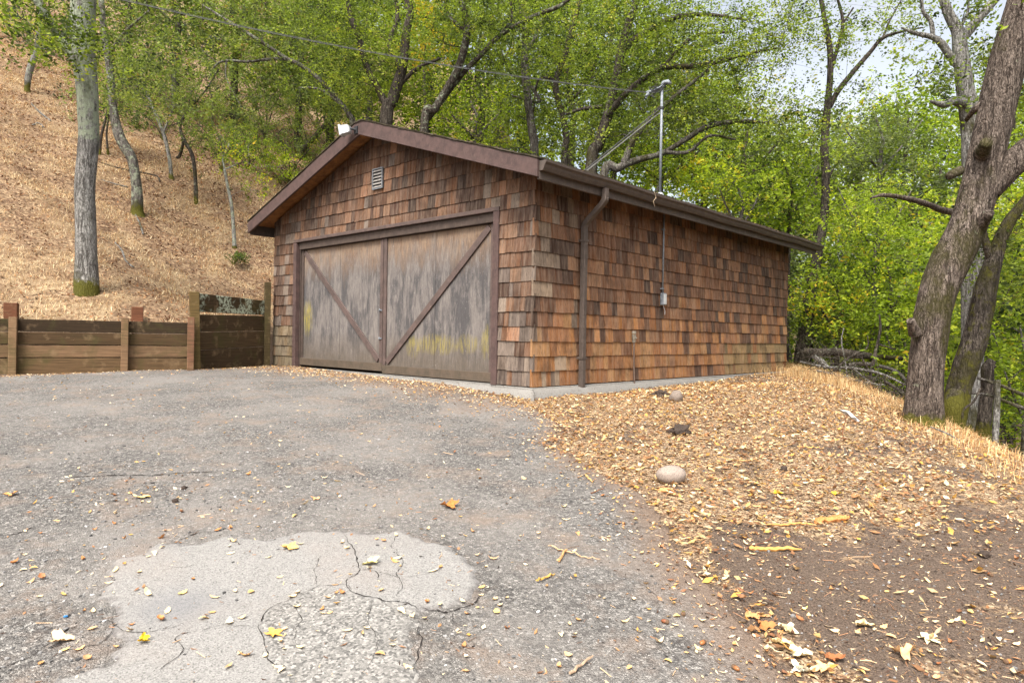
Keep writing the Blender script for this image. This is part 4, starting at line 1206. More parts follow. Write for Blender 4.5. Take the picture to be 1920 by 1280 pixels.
# ================================================================ SMALL THINGS ON THE GROUND
def blob(name, c, r3, col, seed, label, cat, rough=.9, subdiv=3, amp=.12, ns=2.0, rz=0, tilt=0, parent=None, speck=None):
    bm = bmesh.new(); bmesh.ops.create_icosphere(bm, subdivisions=subdiv, radius=1)
    V = np.array([v.co[:] for v in bm.verts]); Fc = np.array([[v.index for v in f.verts] for f in bm.faces]); bm.free()
    V = V * (1 + amp * fbm(V + seed * 3.3, ns, 4, seed))[:, None] * np.array(r3)
    m = Mat(name + '_surface', rough, .2)
    n1 = m.noise(m.coord(1, 1, 1), 14, 5, .65); n2 = m.noise(m.coord(1, 1, 1), 110, 3, .6)
    cc = m.mix(n1, tuple(np.array(col) * .75), tuple(np.minimum(np.array(col) * 1.2, .7)))
    cc = m.mix(m.ramp(n2, [(.52, 0), (.62, .7)]), cc, speck or tuple(np.array(col) * .35))
    m.color(cc); m.bump(n2, .5, .004)
    o = obj(name, mesh(name, V, [Fc], m.m, smooth=True), parent, label=label, category=cat)
    o.location = c; o.rotation_euler = (tilt, 0, rz)
    return o
def on(px, py, dz=0):
    h = hit(px, py); return np.array([h[0], h[1], float(surf(h[0], h[1])[0]) + dz])
c = on(1258, 905); blob('river_stone', (c[0], c[1], c[2] + .055), (.115, .085, .072), sRGB(140, 127, 116), 2, 'smooth oval pale speckled stone lying in the leaves beside the drive', 'stone', .8, 4, .04, 1.3, .2)
c = on(1249, 921); o = blob('brick_shard', (c[0], c[1], c[2] + .01), (.058, .038, .016), sRGB(216, 142, 92), 5, 'small flat orange brick shard in front of the oval stone', 'brick shard', .9, 2, .25, 1.2, -.5)
c = on(1268, 752); blob('grey_rock', (c[0], c[1], c[2] + .05), (.085, .07, .085), sRGB(118, 106, 96), 8, 'small grey rock on the dirt near the side wall', 'rock', .9, 3, .3, 1.4)
def dark_clod(px, py, r3, seed, lab):
    c = on(px, py)
    blob('earth_clod', (c[0], c[1], c[2] + r3[2] * .15), (r3[0] * .9, r3[1] * .9, r3[2] * .9), (.05, .036, .028), seed, lab, 'clod', .95, 4 if r3[0] > .06 else 3, .75, 2.6, seed)
dark_clod(1275, 812, (.14, .10, .07), 1, 'dark heap of dug up earth in the leaves behind the oval stone')
dark_clod(1240, 742, (.17, .10, .06), 2, 'dark heap of debris against the side wall footing')
dark_clod(1470, 882, (.03, .025, .03), 3, 'small dark clod alone on the brown dirt right of the oval stone')
dark_clod(1845, 1042, (.05, .03, .025), 4, 'dark clod on the dirt near the right edge')
dark_clod(345, 920, (.05, .02, .012), 5, 'flat dark lump of asphalt on the drive at left')
dark_clod(328, 948, (.022, .018, .02), 6, 'small round dark lump on the gravelly drive at left')
# bark strips / sticks
def stick(name, px, r0, col, lab, cat='stick', z=.012, k=6, curl=None):
    P = np.array([on(a, b, z) for a, b in px]); P = smooth_path(P, 5)
    n = len(P); r = np.interp(np.linspace(0, 1, n), [0, .1, .85, 1], [r0 * .7, r0, r0 * .8, r0 * .35]) * (1 + .12 * rng.normal(size=n))
    P[:, 2] += .004 * rng.normal(size=n)
    mb = MB(); mb.tube(P, r, k)
    key = 'wood_%d_%d_%d' % tuple(int(c * 999) for c in col)
    m = bpy.data.materials.get(key) or m_simple(key, col, .9, .1, 0, .3, 40, .5)
    return obj(name, mb.mesh(name, m), label=lab, category=cat)
stick('bark_piece', [(1530, 983), (1550, 981), (1575, 979), (1592, 976)], .022, sRGB(206, 142, 86), 'thick curled piece of tan bark on the leaves', 'bark', .02)
stick('bark_strip', [(1437, 988), (1470, 987), (1500, 988), (1528, 987)], .007, sRGB(214, 160, 96), 'long thin bark strip left of the curled bark piece', 'bark')
stick('bark_strip', [(1405, 1034), (1430, 1032), (1460, 1033), (1503, 1034)], .013, sRGB(220, 164, 92), 'flat yellowish strip of bark below the curled bark piece', 'bark')
stick('stick', [(1397, 1036), (1415, 1028), (1440, 1015), (1450, 1002)], .004, sRGB(128, 92, 74), 'crooked brown twig rising beside the flat bark strip')
stick('stick', [(1028, 1033), (1060, 1043), (1090, 1052), (1125, 1062)], .004, sRGB(214, 178, 138), 'straight pale twig on the asphalt right of the patch')
stick('stick', [(1048, 1064), (1056, 1050), (1063, 1040)], .008, sRGB(196, 152, 104), 'short stubby twig under the straight pale twig')
stick('stick', [(1005, 1105), (1020, 1098), (1040, 1087)], .006, sRGB(218, 170, 90), 'short yellow twig with a leaf on the asphalt')
stick('stick', [(1068, 1280), (1090, 1268), (1112, 1252)], .006, sRGB(176, 150, 124), 'grey twig at the bottom edge of the drive')
stick('stick', [(1098, 899), (1104, 905), (1113, 912)], .007, sRGB(214, 170, 112), 'short thick splinter on the asphalt near the leaf edge')
stick('stick', [(1107, 932), (1120, 930), (1133, 926)], .004, sRGB(130, 88, 60), 'small dark twig below the short splinter')
stick('stick', [(1460, 817), (1490, 812), (1520, 805)], .007, sRGB(96, 74, 58), 'dark stick on the leaves below the far end of the wall')
stick('stick', [(1568, 877), (1590, 879), (1612, 880)], .006, sRGB(120, 92, 74), 'dark brown stick on bare dirt right of centre')
stick('stick', [(1345, 858), (1390, 866), (1420, 862)], .005, sRGB(220, 170, 110), 'pale reed stalk among leaves right of the oval stone')
stick('stick', [(1495, 840), (1520, 841), (1545, 842)], .006, sRGB(222, 172, 104), 'straw coloured stalk on the leaves in the middle distance')
# flat reddish brick by the tall wall
c = on(424, 684); bpy_brick = obj('brick', (MB().box(-.11, .11, -.055, .055, -.005, .04)).mesh('brick', m_simple('old_brick', sRGB(178, 104, 68), .95, .1, 0, .3, 20, .4)), label='flat red brick lying at the foot of the tall board wall', category='brick')
bpy_brick.location = c; bpy_brick.rotation_euler = (0, .05, .35); bevel(bpy_brick, .008, 2)
# white topped marker stake
c = on(1577, 822); top = at(1589, 776, c[1] - .02)
stk = empty('marker_stake', c, label='thin leaning stake topped with a crumpled white cap', category='stake')
mb = MB(); mb.tube([(0, 0, -.05), (.5 * (top - c)[0], 0, .5 * (top - c)[2]), tuple(top - c)], .0045, 6)
obj('rod', mb.mesh('rod', m_simple('rusty_rod', sRGB(140, 92, 62), .9)), stk)
V = []; n = 12
for i in range(n):
    t_ = i / n * 6.283; V.append(((top - c)[0] + .03 + .095 * math.cos(t_) * (1 + .2 * math.sin(3 * t_)), .04 * math.sin(t_), (top - c)[2] - .015 - .055 * math.cos(t_) + .012 * math.sin(5 * t_)))
V.append(((top - c)[0] + .02, 0, (top - c)[2] + .03)); V.append(((top - c)[0] + .03, 0, (top - c)[2] - .03))
obj('cap', mesh('cap', V, [np.array([(n, i, (i + 1) % n) for i in range(n)] + [(n + 1, (i + 1) % n, i) for i in range(n)])], M_WHITE), stk)
# acorns
ac = None
for k, (px, py, lab) in enumerate([(1326, 1091, 'orange brown acorn on the dirt at the edge of the drive'), (1281, 1165, 'green and brown acorn beside a pale leaf on the drive'), (1246, 1181, 'dark brown acorn lying left of the green acorn'), (1317, 1220, 'tan acorn lower down on the drive'), (1380, 1266, 'acorn standing at the lowest edge of the drive'), (1890, 1247, 'orange acorn in the bottom right corner'), (1856, 1080, 'brown acorn on dirt below the dark clod at right')]):
    c = on(px, py, .009)
    o = empty('acorn', c, rz=k * 1.3, label=lab, category='acorn', group='fallen acorns')
    mb = MB(); mb.tube([(-.016, 0, 0), (-.012, 0, 0), (-.004, 0, 0), (.006, 0, 0), (.013, 0, 0), (.017, 0, 0)], [.003, .0075, .009, .009, .006, .001], 10)
    obj('nut', mb.mesh('nut', m_simple('acorn_nut_%d' % k, sRGB(*[(196, 112, 52), (120, 118, 50), (140, 84, 52), (176, 112, 64), (150, 100, 60), (206, 128, 62), (156, 96, 56)][k]), .4), True), o)
    mb = MB(); mb.tube([(-.020, 0, 0), (-.017, 0, 0), (-.009, 0, 0), (-.006, 0, 0)], [.003, .009, .0105, .0100], 10)
    obj('cup', mb.mesh('cup', m_simple('acorn_cup', sRGB(110, 84, 62), .9) if k == 0 else bpy.data.materials['acorn_cup']), o)
c = on(123, 1168, .006); blob('plastic_scrap', c, (.011, .008, .005), sRGB(50, 120, 180), 3, 'tiny bright blue scrap on the rough asphalt at left', 'scrap', .5, 1, .2)

# ---- fallen leaves one can pick out
def leaf_mesh(name, L, W, curl, lobes, seed, mat, fold=.25):
    r = np.random.default_rng(seed); N = 13
    t = np.linspace(0, 1, N); V = []; 
    wv = np.sin(np.pi * t ** .8) ** .8 * (1 + lobes * np.cos(t * 2 * math.pi * 3.0)) * W / 2
    wv[0] = .0008; wv[-1] = .0005
    bend = curl * L * (t - .5) ** 2 * 2 + .012 * L * r.normal(size=N)
    for i in range(N):
        xx = (t[i] - .5) * L
        V += [(xx, wv[i], bend[i] + fold * wv[i] + r.normal(0, .02) * wv[i]), (xx, 0, bend[i]), (xx, -wv[i] * r.uniform(.85, 1.1), bend[i] + fold * wv[i])]
    F4 = [(i * 3 + j, i * 3 + 3 + j, i * 3 + 4 + j, i * 3 + 1 + j) for i in range(N - 1) for j in (0, 1)]
    V = np.array(V); V[:, 2] -= V[:, 2].min() - .001
    return mesh(name, V, [np.array(F4)], mat, smooth=True)
PALE = [sRGB(*c) for c in [(236, 214, 170), (224, 190, 138), (228, 202, 160), (206, 160, 108), (240, 226, 190), (190, 138, 92), (232, 196, 120)]]
M_FL = m_leaf('pale_fallen_leaf', .12, .65, PALE)
BRN = [sRGB(*c) for c in [(168, 110, 64), (196, 140, 88), (150, 96, 60), (214, 168, 120)]]
M_FLB = m_leaf('brown_fallen_leaf', .12, .65, BRN)
variants = [leaf_mesh('fallen_leaf', l, w, c, lo, s, M_FL, f) for s, (l, w, c, lo, f) in enumerate([(.055, .024, .3, 0, .3), (.048, .026, -.2, .05, .4), (.062, .024, .5, .08, .2), (.04, .022, .2, 0, .5), (.05, .03, .35, .18, .25), (.036, .02, .6, .0, .6)])]
variants_b = [leaf_mesh('fallen_leaf', l, w, c, lo, s + 9, M_FLB, f) for s, (l, w, c, lo, f) in enumerate([(.05, .028, .5, .1, .6), (.04, .022, .8, 0, .4)])]
fr = np.random.default_rng(123)
groups = [('asphalt', 'fallen leaves lying scattered on the asphalt', 'dry leaf lying loose on the asphalt drive'),
          ('dirt', 'fallen leaves lying scattered on bare dirt', 'dry leaf lying loose on the brown dirt beside the drive')]
cnt = 0; tries = 0
while cnt < 250 and tries < 20000:
    tries += 1
    a, b = fr.uniform(0, 1920), 800 + 480 * fr.uniform(0, 1) ** .8
    h = hit(a, b)
    d = float(sdf(np.array([h[0]]), np.array([h[1]]), DRIVE)[0])
    if d < 0 and b < 1020: continue
    if d > 0 and fr.random() < .35: continue
    gi = 0 if d > 0 else 1
    me = variants[fr.integers(6)] if fr.random() < .8 else variants_b[fr.integers(2)]
    o = obj('fallen_leaf', me, label=groups[gi][2], category='leaf', group=groups[gi][1])
    o.location = (h[0], h[1], float(surf(h[0], h[1])[0]) + .002)
    o.rotation_euler = (fr.normal(0, .2), fr.normal(0, .2), fr.uniform(0, 6.28)); s = fr.uniform(.6, 1.0); o.scale = (s, s, s * fr.uniform(.8, 1.5))
    cnt += 1
def star_leaf(name, px, py, size, col, lab, seed, nl=5, curl=.5, rz=0):
    """lobed maple-like leaf, curled"""
    r = np.random.default_rng(seed); n = 30; V = [(0, 0, 0)]
    for ring in (.5, 1.0):
        for i in range(n):
            t_ = i / n * 2 * math.pi; lobe = .42 + .58 * abs(math.cos(t_ * nl / 2)) ** 1.6
            q = size * ring * (lobe if ring == 1 else .35 + .65 * lobe) * (.65 if math.cos(t_) < -.7 else 1)
            V.append((q * math.cos(t_), q * math.sin(t_), size * curl * ring ** 2 * (.45 + .4 * math.sin(t_ * 2 + seed) + .15 * r.normal())))
    F = [(0, 1 + i, 1 + (i + 1) % n) for i in range(n)]; Q = [(1 + i, 1 + n + i, 1 + n + (i + 1) % n, 1 + (i + 1) % n) for i in range(n)]
    V = np.array(V); V[:, 2] -= V[:, 2].min() - .002
    m = Mat(name + '_surface', .7, .2); nn_ = m.noise(m.coord(1, 1, 1), 60, 4)
    m.color(m.mix(nn_, tuple(np.array(col) * .6), tuple(np.minimum(np.array(col) * 1.25, .8)))); m.bump(nn_, .5, .003)
    o = obj(name, mesh(name, V, [np.array(F), np.array(Q)], m.m, smooth=True), label=lab, category='leaf')
    c = on(px, py, .003); o.location = c; o.rotation_euler = (r.normal(0, .12), r.normal(0, .12), rz)
    return o
star_leaf('curled_leaf', 840, 958, .075, sRGB(168, 108, 56), 'large curled orange brown leaf in the middle of the drive', 1, 5, .55, .4)
star_leaf('curled_leaf', 541, 1041, .055, sRGB(226, 168, 96), 'tan star shaped leaf on the pale patch', 2, 5, .35, 1.2)
star_leaf('curled_leaf', 697, 1074, .05, sRGB(228, 204, 140), 'pale yellow leaf lying across a crack in the patch', 3, 5, .5, 2)
star_leaf('curled_leaf', 267, 1226, .03, sRGB(222, 170, 40), 'small golden curled leaf like a flower at lower left', 4, 7, .8, 0)
star_leaf('curled_leaf', 110, 1214, .055, sRGB(226, 180, 138), 'long pinkish tan leaf with stalk at lower left', 5, 3, .5, .4)
star_leaf('curled_leaf', 512, 1210, .045, sRGB(222, 156, 76), 'crushed orange leaf where two cracks meet', 6, 5, .2, 1)
star_leaf('curled_leaf', 1740, 1202, .05, sRGB(232, 206, 164), 'pale star shaped leaf on dirt at lower right', 7, 5, .35, .3)
star_leaf('curled_leaf', 1694, 1238, .055, sRGB(216, 168, 120), 'tan rolled leaf on dirt at lower right', 8, 3, .8, .1)
star_leaf('curled_leaf', 590, 944, .04, sRGB(214, 160, 112), 'small tan leaf alone on grey asphalt left of centre', 9, 5, .4, .8)
star_leaf('curled_leaf', 20, 936, .05, sRGB(206, 150, 92), 'brown curled leaf at the left edge of the drive', 10, 5, .5, 1.4)
star_leaf('curled_leaf', 266, 940, .055, sRGB(222, 178, 118), 'jagged tan leaf on the gravelly part at left', 11, 5, .25, 2.4)
star_leaf('curled_leaf', 1458, 927, .045, sRGB(232, 184, 44), 'bright yellow leaf on the litter right of the oval stone', 12, 5, .4, .4)
star_leaf('curled_leaf', 1570, 929, .04, sRGB(216, 178, 50), 'second yellow leaf farther right on the litter', 13, 5, .5, 1.4)
for k, (px, py) in enumerate([(1430, 1180), (1460, 1210), (1500, 1235), (1545, 1262), (1500, 1262), (1410, 1160), (1560, 1240), (1475, 1185), (1620, 1180)]):
    star_leaf('curled_leaf', px, py, .05, PALE[k % 7] if k % 3 else BRN[k % 4], ['large tan leaf in the drift along the edge of the asphalt at lower right'][0], 20 + k, 5 if k % 2 else 3, .5, k)['group'] = 'large leaves drifted along the asphalt edge'
# ================================================================ TREES
def m_bark(name, base, dark, light, fur=9, moss=(.075, .07, .012), lich=(.27, .30, .21)):
    m = Mat(name, .95, .08)
    P = m.coord(1, 1, .28)
    f = m.noise(P, fur * 2.2, 5, .7, .4); n = m.noise(m.coord(1, 1, 1), 2.5, 5, .65); n2 = m.noise(m.coord(1, 1, 1), 9, 5, .7)
    wob = m.n('TexNoise', {'Vector': m.coord(1, 1, 1), 'Scale': 7.0, 'Detail': 4.0}).outputs['Color']
    vp = m.n('VectorMath', {0: m.coord(1, 1, .22), 1: m.n('VectorMath', {0: wob, 1: (.10, .10, .05)}, operation='MULTIPLY').outputs[0]}, operation='ADD').outputs[0]
    v = m.voro(vp, fur * 3.6, 'DISTANCE_TO_EDGE')
    c = m.mix(m.ramp(f, [(.35, 0), (.65, 1)]), base, light)
    c = m.mix(m.math('MULTIPLY', m.ramp(v, [(.0, .8), (.10, 0)]), m.ramp(n2, [(.35, .15), (.65, 1)])), c, dark)
    c = m.mix(m.ramp(m.noise(m.coord(1, 1, .4), fur * 6, 4, .7), [(.38, .9), (.52, 0)]), c, dark)
    c = m.mix(m.ramp(m.noise(m.coord(1, 1, .12), fur * 2.6, 5, .75, .5), [(.43, .9), (.52, 0)]), c, dark)
    c = m.mix(m.ramp(m.noise(m.coord(1, 1, .2), fur * 5, 4, .75), [(.55, 0), (.65, .5)]), c, tuple(min(.6, x * 1.5) for x in light))
    c = m.mix(m.ramp(n, [(.45, 0), (.7, .6)]), c, tuple(x * .55 for x in base))
    lf = m.math('ADD', n2, m.math('MULTIPLY', m.attr('lichen'), .5))
    c = m.mix(m.ramp(lf, [(.72, 0), (.86, .85)]), c, lich)
    mf = m.math('ADD', n2, m.math('MULTIPLY', m.attr('moss'), .6))
    pm = m.noise(m.coord(1, 1, .7), 1.9, 4, .6); c = m.mix(m.math('MULTIPLY', m.ramp(m.math('ADD', pm, m.math('MULTIPLY', m.attr('moss'), .25)), [(.56, 0), (.66, 1)]), m.ramp(n2, [(.3, .3), (.6, .9)])), c, (.04, .036, .012))
    c = m.mix(m.ramp(mf, [(.78, 0), (.92, .92)]), c, moss)
    m.color(c)
    m.bump(m.math('ADD', f, m.math('MULTIPLY', m.ramp(v, [(0, 0), (.15, 1)]), .6)), .9, .015)
    return m.m
BK_OAK = m_bark('oak_bark', (.10, .088, .075), (.024, .02, .017), (.20, .18, .16))
BK_BIG = m_bark('big_trunk_bark', (.10, .076, .06), (.02, .015, .012), (.21, .17, .14), 11)
BK_DARK = m_bark('dark_bark', (.055, .045, .036), (.015, .012, .01), (.12, .10, .08))
BK_GREY = m_bark('grey_bark', (.19, .18, .16), (.05, .045, .04), (.33, .315, .29))
def m_foliage(name, stops, trans=.45):
    m = Mat(name, .7, .18)
    t = m.ramp(m.attr('tint'), stops)
    m.color(t)
    tr = m.n('BsdfTranslucent', {'Color': m.mix(1.0, t, (1.25, 1.35, .55), 'MULTIPLY')})
    mx = m.n('MixShader', {0: trans}); m.t.links.new(m.b.outputs[0], mx.inputs[1]); m.t.links.new(tr.outputs[0], mx.inputs[2])
    m.t.links.new(mx.outputs[0], m.out.inputs['Surface'])
    return m.m
FO_OAK = m_foliage('oak_foliage', [(0, (.02, .032, .012)), (.25, (.075, .105, .022)), (.5, (.165, .215, .036)), (.85, (.31, .36, .05)), (1, (.31, .27, .06))], .42)
FO_BRIGHT = m_foliage('bright_foliage', [(0, (.035, .06, .012)), (.3, (.14, .20, .02)), (.65, (.27, .34, .03)), (.9, (.43, .46, .035)), (1, (.48, .34, .03))], .48)
FO_GREY = m_foliage('grey_green_foliage', [(0, (.025, .037, .02)), (.5, (.12, .145, .06)), (.9, (.17, .20, .085)), (1, (.24, .22, .10))])
FO_HILL = m_foliage('hill_foliage', [(0, (.025, .038, .018)), (.25, (.08, .105, .03)), (.6, (.175, .22, .058)), (.93, (.25, .275, .07)), (1, (.30, .20, .08))], .42)
FO_GOLD = m_foliage('golden_foliage', [(0, (.30, .22, .02)), (.6, (.46, .34, .03)), (1, (.50, .26, .04))], .5)
tr_ = np.random.default_rng(2024)
NLEAF = [0]
def foliage_np(C, per, spread, size, tint, r, droop=.0):
    """C (n,3) spray centres -> leaf rhombi"""
    n = len(C) * per
    ax = r.normal(size=(len(C), 3)); ax /= np.linalg.norm(ax, axis=1)[:, None]
    t = r.uniform(-1, 1, (len(C), per, 1))
    P = (C[:, None] + ax[:, None] * t * spread * 1.25 + r.normal(0, spread * .42, (len(C), per, 3))).reshape(-1, 3)
    u = r.normal(size=(n, 3)); u[:, 2] *= .6; u /= np.linalg.norm(u, axis=1)[:, None]
    up = r.normal(size=(n, 3)) * .75 + [0, 0, 1.0]
    v = np.cross(up, u); v /= np.linalg.norm(v, axis=1)[:, None] + 1e-9
    s = (size * r.uniform(.6, 1.35, n))[:, None]
    V = np.stack([P - u * s * .5, P + v * s * .27, P + u * s * .5, P - v * s * .27], 1).reshape(-1, 3)
    Q = np.arange(n * 4).reshape(-1, 4)
    T = np.clip(np.repeat(tint, per) + r.normal(0, .075, n), 0, 1)
    NLEAF[0] += n
    return V, Q, np.repeat(T, 4)
def to_world(pts):
    P = np.array([at(px, py, Y) for px, py, w, Y in pts]); rr = np.array([w * .42 * Y / F for px, py, w, Y in pts])
    return P, rr
def trunk_mesh(mb, P, r, k, seed, rough=.08, moss=0., lichen=0., mossz=.5, z0=0., lz=None):
    Ps = smooth_path(P, 8); n = len(Ps)
    rs = np.interp(np.linspace(0, len(P) - 1, n), np.arange(len(P)), r)
    V, Q = tube(Ps, rs, k)
    c = np.repeat(Ps, k, 0); d = V - c; rad = np.repeat(rs, k)[:, None]
    nz = fbm(np.stack([V[:, 0], V[:, 1], V[:, 2] * .35], 1) / max(.05, r.max()) * .9, 1.0, 4, seed)[:, None]
    if r.max() > .1:
        ridge = 1 - np.abs(fbm(np.stack([V[:, 0], V[:, 1], V[:, 2] * .18], 1) / r.max() * 3.2, 1.0, 2, seed + 3)) * 2.2
        nz = nz + .35 * ridge[:, None] * .5
        nz = nz + 1.6 * (np.clip(1 - (V[:, 2] - z0) / .45, 0, 1) ** 2 * np.clip(fbm(d * 7, 1.0, 1, seed), -.2, 1))[:, None]
    V = c + d * (1 + rough * 1.6 * nz)
    hz = V[:, 2] - z0
    ms = np.clip(moss + 1.2 * np.clip(1 - hz / mossz, 0, 1), 0, 1.5)
    mb.add(V, [Q, np.array([[len(V) - k, len(V) - k + j, len(V) - k + j + 1] for j in range(1, k - 1)])], moss=ms, lichen=np.full(len(V), lichen) if lz is None else lichen * sstep(lz[0], lz[1], hz) - .25 * (1 - sstep(lz[0], lz[1], hz)))
def tree(name, label, limbs, rects, bark, fol, leaf=.06, ncl=40, spr=18, per=9, spread=.13, csig=.42, ground=True, category='tree', group=None,
         moss=0., lichen=0., mossz=.4, k=10, seed=0, rough=.08, tintbias=0., flare=1.5, twig_r=.006, thr=-9, crown_name='crown', minr=.02, fan=True, lz=None):
    """limbs: polylines of (px, py, width_px, distance); rects: (x0,y0,x1,y1, Ymin,Ymax, weight)"""
    r = np.random.default_rng(seed + 1000)
    per = int(per * 1.45); spr = int(spr * .72); spread *= .86
    mb = MB(); skel = []; srad = []
    base = None
    for li, L in enumerate(limbs):
        P, rr = to_world(L)
        if li == 0:
            gz = float(G(P[0, 0], P[0, 1])[0])
            if ground:
                if P[0, 2] > gz + .3:
                    P = np.vstack([[P[0, 0], P[0, 1], gz - .15], P]); rr = np.concatenate([[rr[0] * 1.25], rr])
                else:
                    P[0, 2] = gz - .12
                    P = np.vstack([P[0], P[0] + (P[1] - P[0]) * min(.5, .22 / (np.linalg.norm(P[1] - P[0]) + 1e-6)) , P[1:]]); rr = np.concatenate([[rr[0] * flare], [rr[0] * 1.04], rr[1:]])
            base = P[0].copy(); z0 = gz
        kk = k if rr.max() > .04 else 6
        trunk_mesh(mb, P, np.maximum(rr, .006), kk, seed + li, rough, moss, lichen, mossz, z0, lz)
        Ps = smooth_path(P, 6); skel.append(Ps[2:]); srad.append(np.interp(np.linspace(0, len(P) - 1, len(Ps)), np.arange(len(P)), rr)[2:])
    S = np.vstack(skel); SR = np.concatenate(srad)
    root = empty(name, tuple(base), label=label, category=category, group=group)
    inv = Matrix.Translation(-Vector(base))
    # crown clusters
    W_ = np.array([q[6] for q in rects], float) if rects else np.array([])
    cen = []
    if len(W_):
        tries = 0
        while len(cen) < ncl and tries < ncl * 20:
            tries += 1
            q = rects[r.choice(len(rects), p=W_ / W_.sum())]
            c = at(r.uniform(q[0], q[2]), r.uniform(q[1], q[3]), r.uniform(q[4], q[5]))
            if c[2] < float(G(c[0], c[1])[0]) + .25: continue
            if thr > -5 and vnoise(c[None], .55, seed)[0] < thr: continue
            cen.append(c)
    cen = np.array(cen)
    sprays = []; tint = []
    if len(cen):
        S0 = S
        d0 = np.array([np.min(np.linalg.norm(S0 - c, axis=1)) for c in cen]); cen = cen[np.argsort(d0)]
        for ci, c in enumerate(cen):
            # attach below and inwards: prefer skeleton points lower than the centre
            dd = np.linalg.norm(S - c, axis=1) + .6 * np.clip(S[:, 2] - c[2] + .2, 0, None)
            i = int(np.argmin(dd)); a = S[i]; L = np.linalg.norm(c - a)
            if fan and L > .15:
                m1 = a * .6 + c * .4 + r.normal(0, .10 * L, 3) + [0, 0, .06 * L]; m2 = a * .25 + c * .75 + r.normal(0, .09 * L, 3)
                Pb = smooth_path([a, m1, m2, c], 4)
                ra = min(SR[i] * .75, max(twig_r * 1.6, .011 * L + twig_r)); rb = np.linspace(ra, twig_r * .7, len(Pb))
                V, Q = tube(Pb, rb, 5 if ra > .02 else 4)
                mb.add(V, Q, moss=np.full(len(V), moss), lichen=np.full(len(V), lichen * .6))
                S = np.vstack([S, Pb[3:]]); SR = np.concatenate([SR, rb[3:]])
            ns = int(spr * r.uniform(.6, 1.4))
            e = r.normal(size=(ns, 3)) * [csig, csig, csig * .55] + c
            t0 = r.normal(.43 + tintbias, .20)  # random clump tone, spread wide to put leaf shade and highlights into colour
            sprays.append(e); tint.append(np.full(ns, t0) + r.normal(0, .13, ns))
            if fan:
                for e_ in e[: max(2, ns // 3)]:
                    m = (c + e_) / 2 + r.normal(0, .05, 3)
                    V, Q = tube([c, m, e_], [twig_r * .6, twig_r * .45, twig_r * .2], 3)
                    mb.add(V, Q, moss=np.zeros(len(V)), lichen=np.zeros(len(V)))
    o = obj('trunk', mb.mesh('trunk', bark, True), root); o.matrix_parent_inverse = inv
    if sprays:
        Cn = np.vstack(sprays); tn = np.concatenate(tint)
        k_ = Cn[:, 2] > G(Cn[:, 0], Cn[:, 1]) + .05; Cn, tn = Cn[k_], tn[k_]
        lx = (Cn[:, :2] - GC) @ GU; ly = (Cn[:, :2] - GC) @ GV          # nothing grows inside the garage
        k_ = ~((lx > -GW - .6) & (lx < .6) & (ly > -.5) & (ly < GL + .8) & (Cn[:, 2] < 4.2)); Cn, tn = Cn[k_], tn[k_]
        V, Q, T = foliage_np(Cn, per, spread, leaf, tn, r)
        o = obj(crown_name, mesh(crown_name, V, [Q], fol, {'tint': T}), root); o.matrix_parent_inverse = inv
    return root
def hd(px, py): return hit(px, py)[1]

# ---- trees on the slope, left to right
d = hd(165, 548); print('T1 depth', d)
tree('oak_tree', 'thick oak trunk with pale lichen and a mossy foot on the slope above the wall',
     [[(163, 548, 49, d), (162, 480, 42, d), (160, 400, 41, d), (159, 350, 40, d), (166, 260, 40, d), (164, 190, 42, d), (158, 120, 46, d), (154, 60, 50, d), (160, -30, 46, d), (175, -160, 38, d)],
      [(150, 120, 26, d), (128, 92, 22, d), (108, 66, 18, d), (80, 20, 14, d - .3), (30, -50, 10, d - .5)],
      [(158, 360, 8, d), (148, 357, 5, d - .02), (139, 351, 2, d - .05)]],
     [(60, 45, 150, 120, d - 1.2, d + .6, 1.2), (-40, -60, 60, 20, d - 1, d + 1, .6), (70, -120, 260, -30, d - 1.5, d + 1.5, 1)], BK_GREY, FO_OAK, .07, 30, 22, 10, .13, .33, lichen=.66, mossz=.36, k=22, seed=1, flare=1.08, rough=.07, tintbias=-.12, lz=(2.3, 2.7))
d = hd(258, 402)
tree('oak_tree', 'slender oak with a bent trunk and mossy foot behind the thick lichen trunk',
     [[(258, 402, 24, d), (256, 350, 21, d), (248, 300, 21, d), (234, 275, 22, d), (222, 250, 22, d), (212, 200, 17, d), (206, 130, 15, d), (196, 70, 14, d), (190, 0, 12, d), (186, -60, 10, d)],
      [(206, 100, 8, d), (235, 60, 6, d - .3), (280, 20, 4, d - .5)], [(208, 98, 5, d), (180, 96, 3, d - .2)]],
     [(190, 60, 340, 200, d - 2, d + 1.5, 2), (180, -60, 360, 60, d - 2, d + 2, 1)], BK_OAK, FO_HILL, .075, 46, 20, 9, .15, .45, lichen=.42, mossz=.35, k=14, seed=2)
d = hd(322, 335)
tree('oak_sapling', 'thin crooked grey trunk rising from the litter right of the bent oak',
     [[(322, 335, 9, d), (318, 300, 8, d), (308, 255, 8, d), (290, 210, 7, d), (272, 170, 6, d), (255, 158, 4, d)], [(306, 250, 5, d), (325, 200, 4, d), (322, 160, 3, d)]],
     [(230, 100, 360, 190, d - 1, d + 1.5, 1)], BK_GREY, FO_HILL, .075, 20, 16, 9, .14, .42, lichen=.4, seed=3, mossz=.25)
d = hd(368, 382)
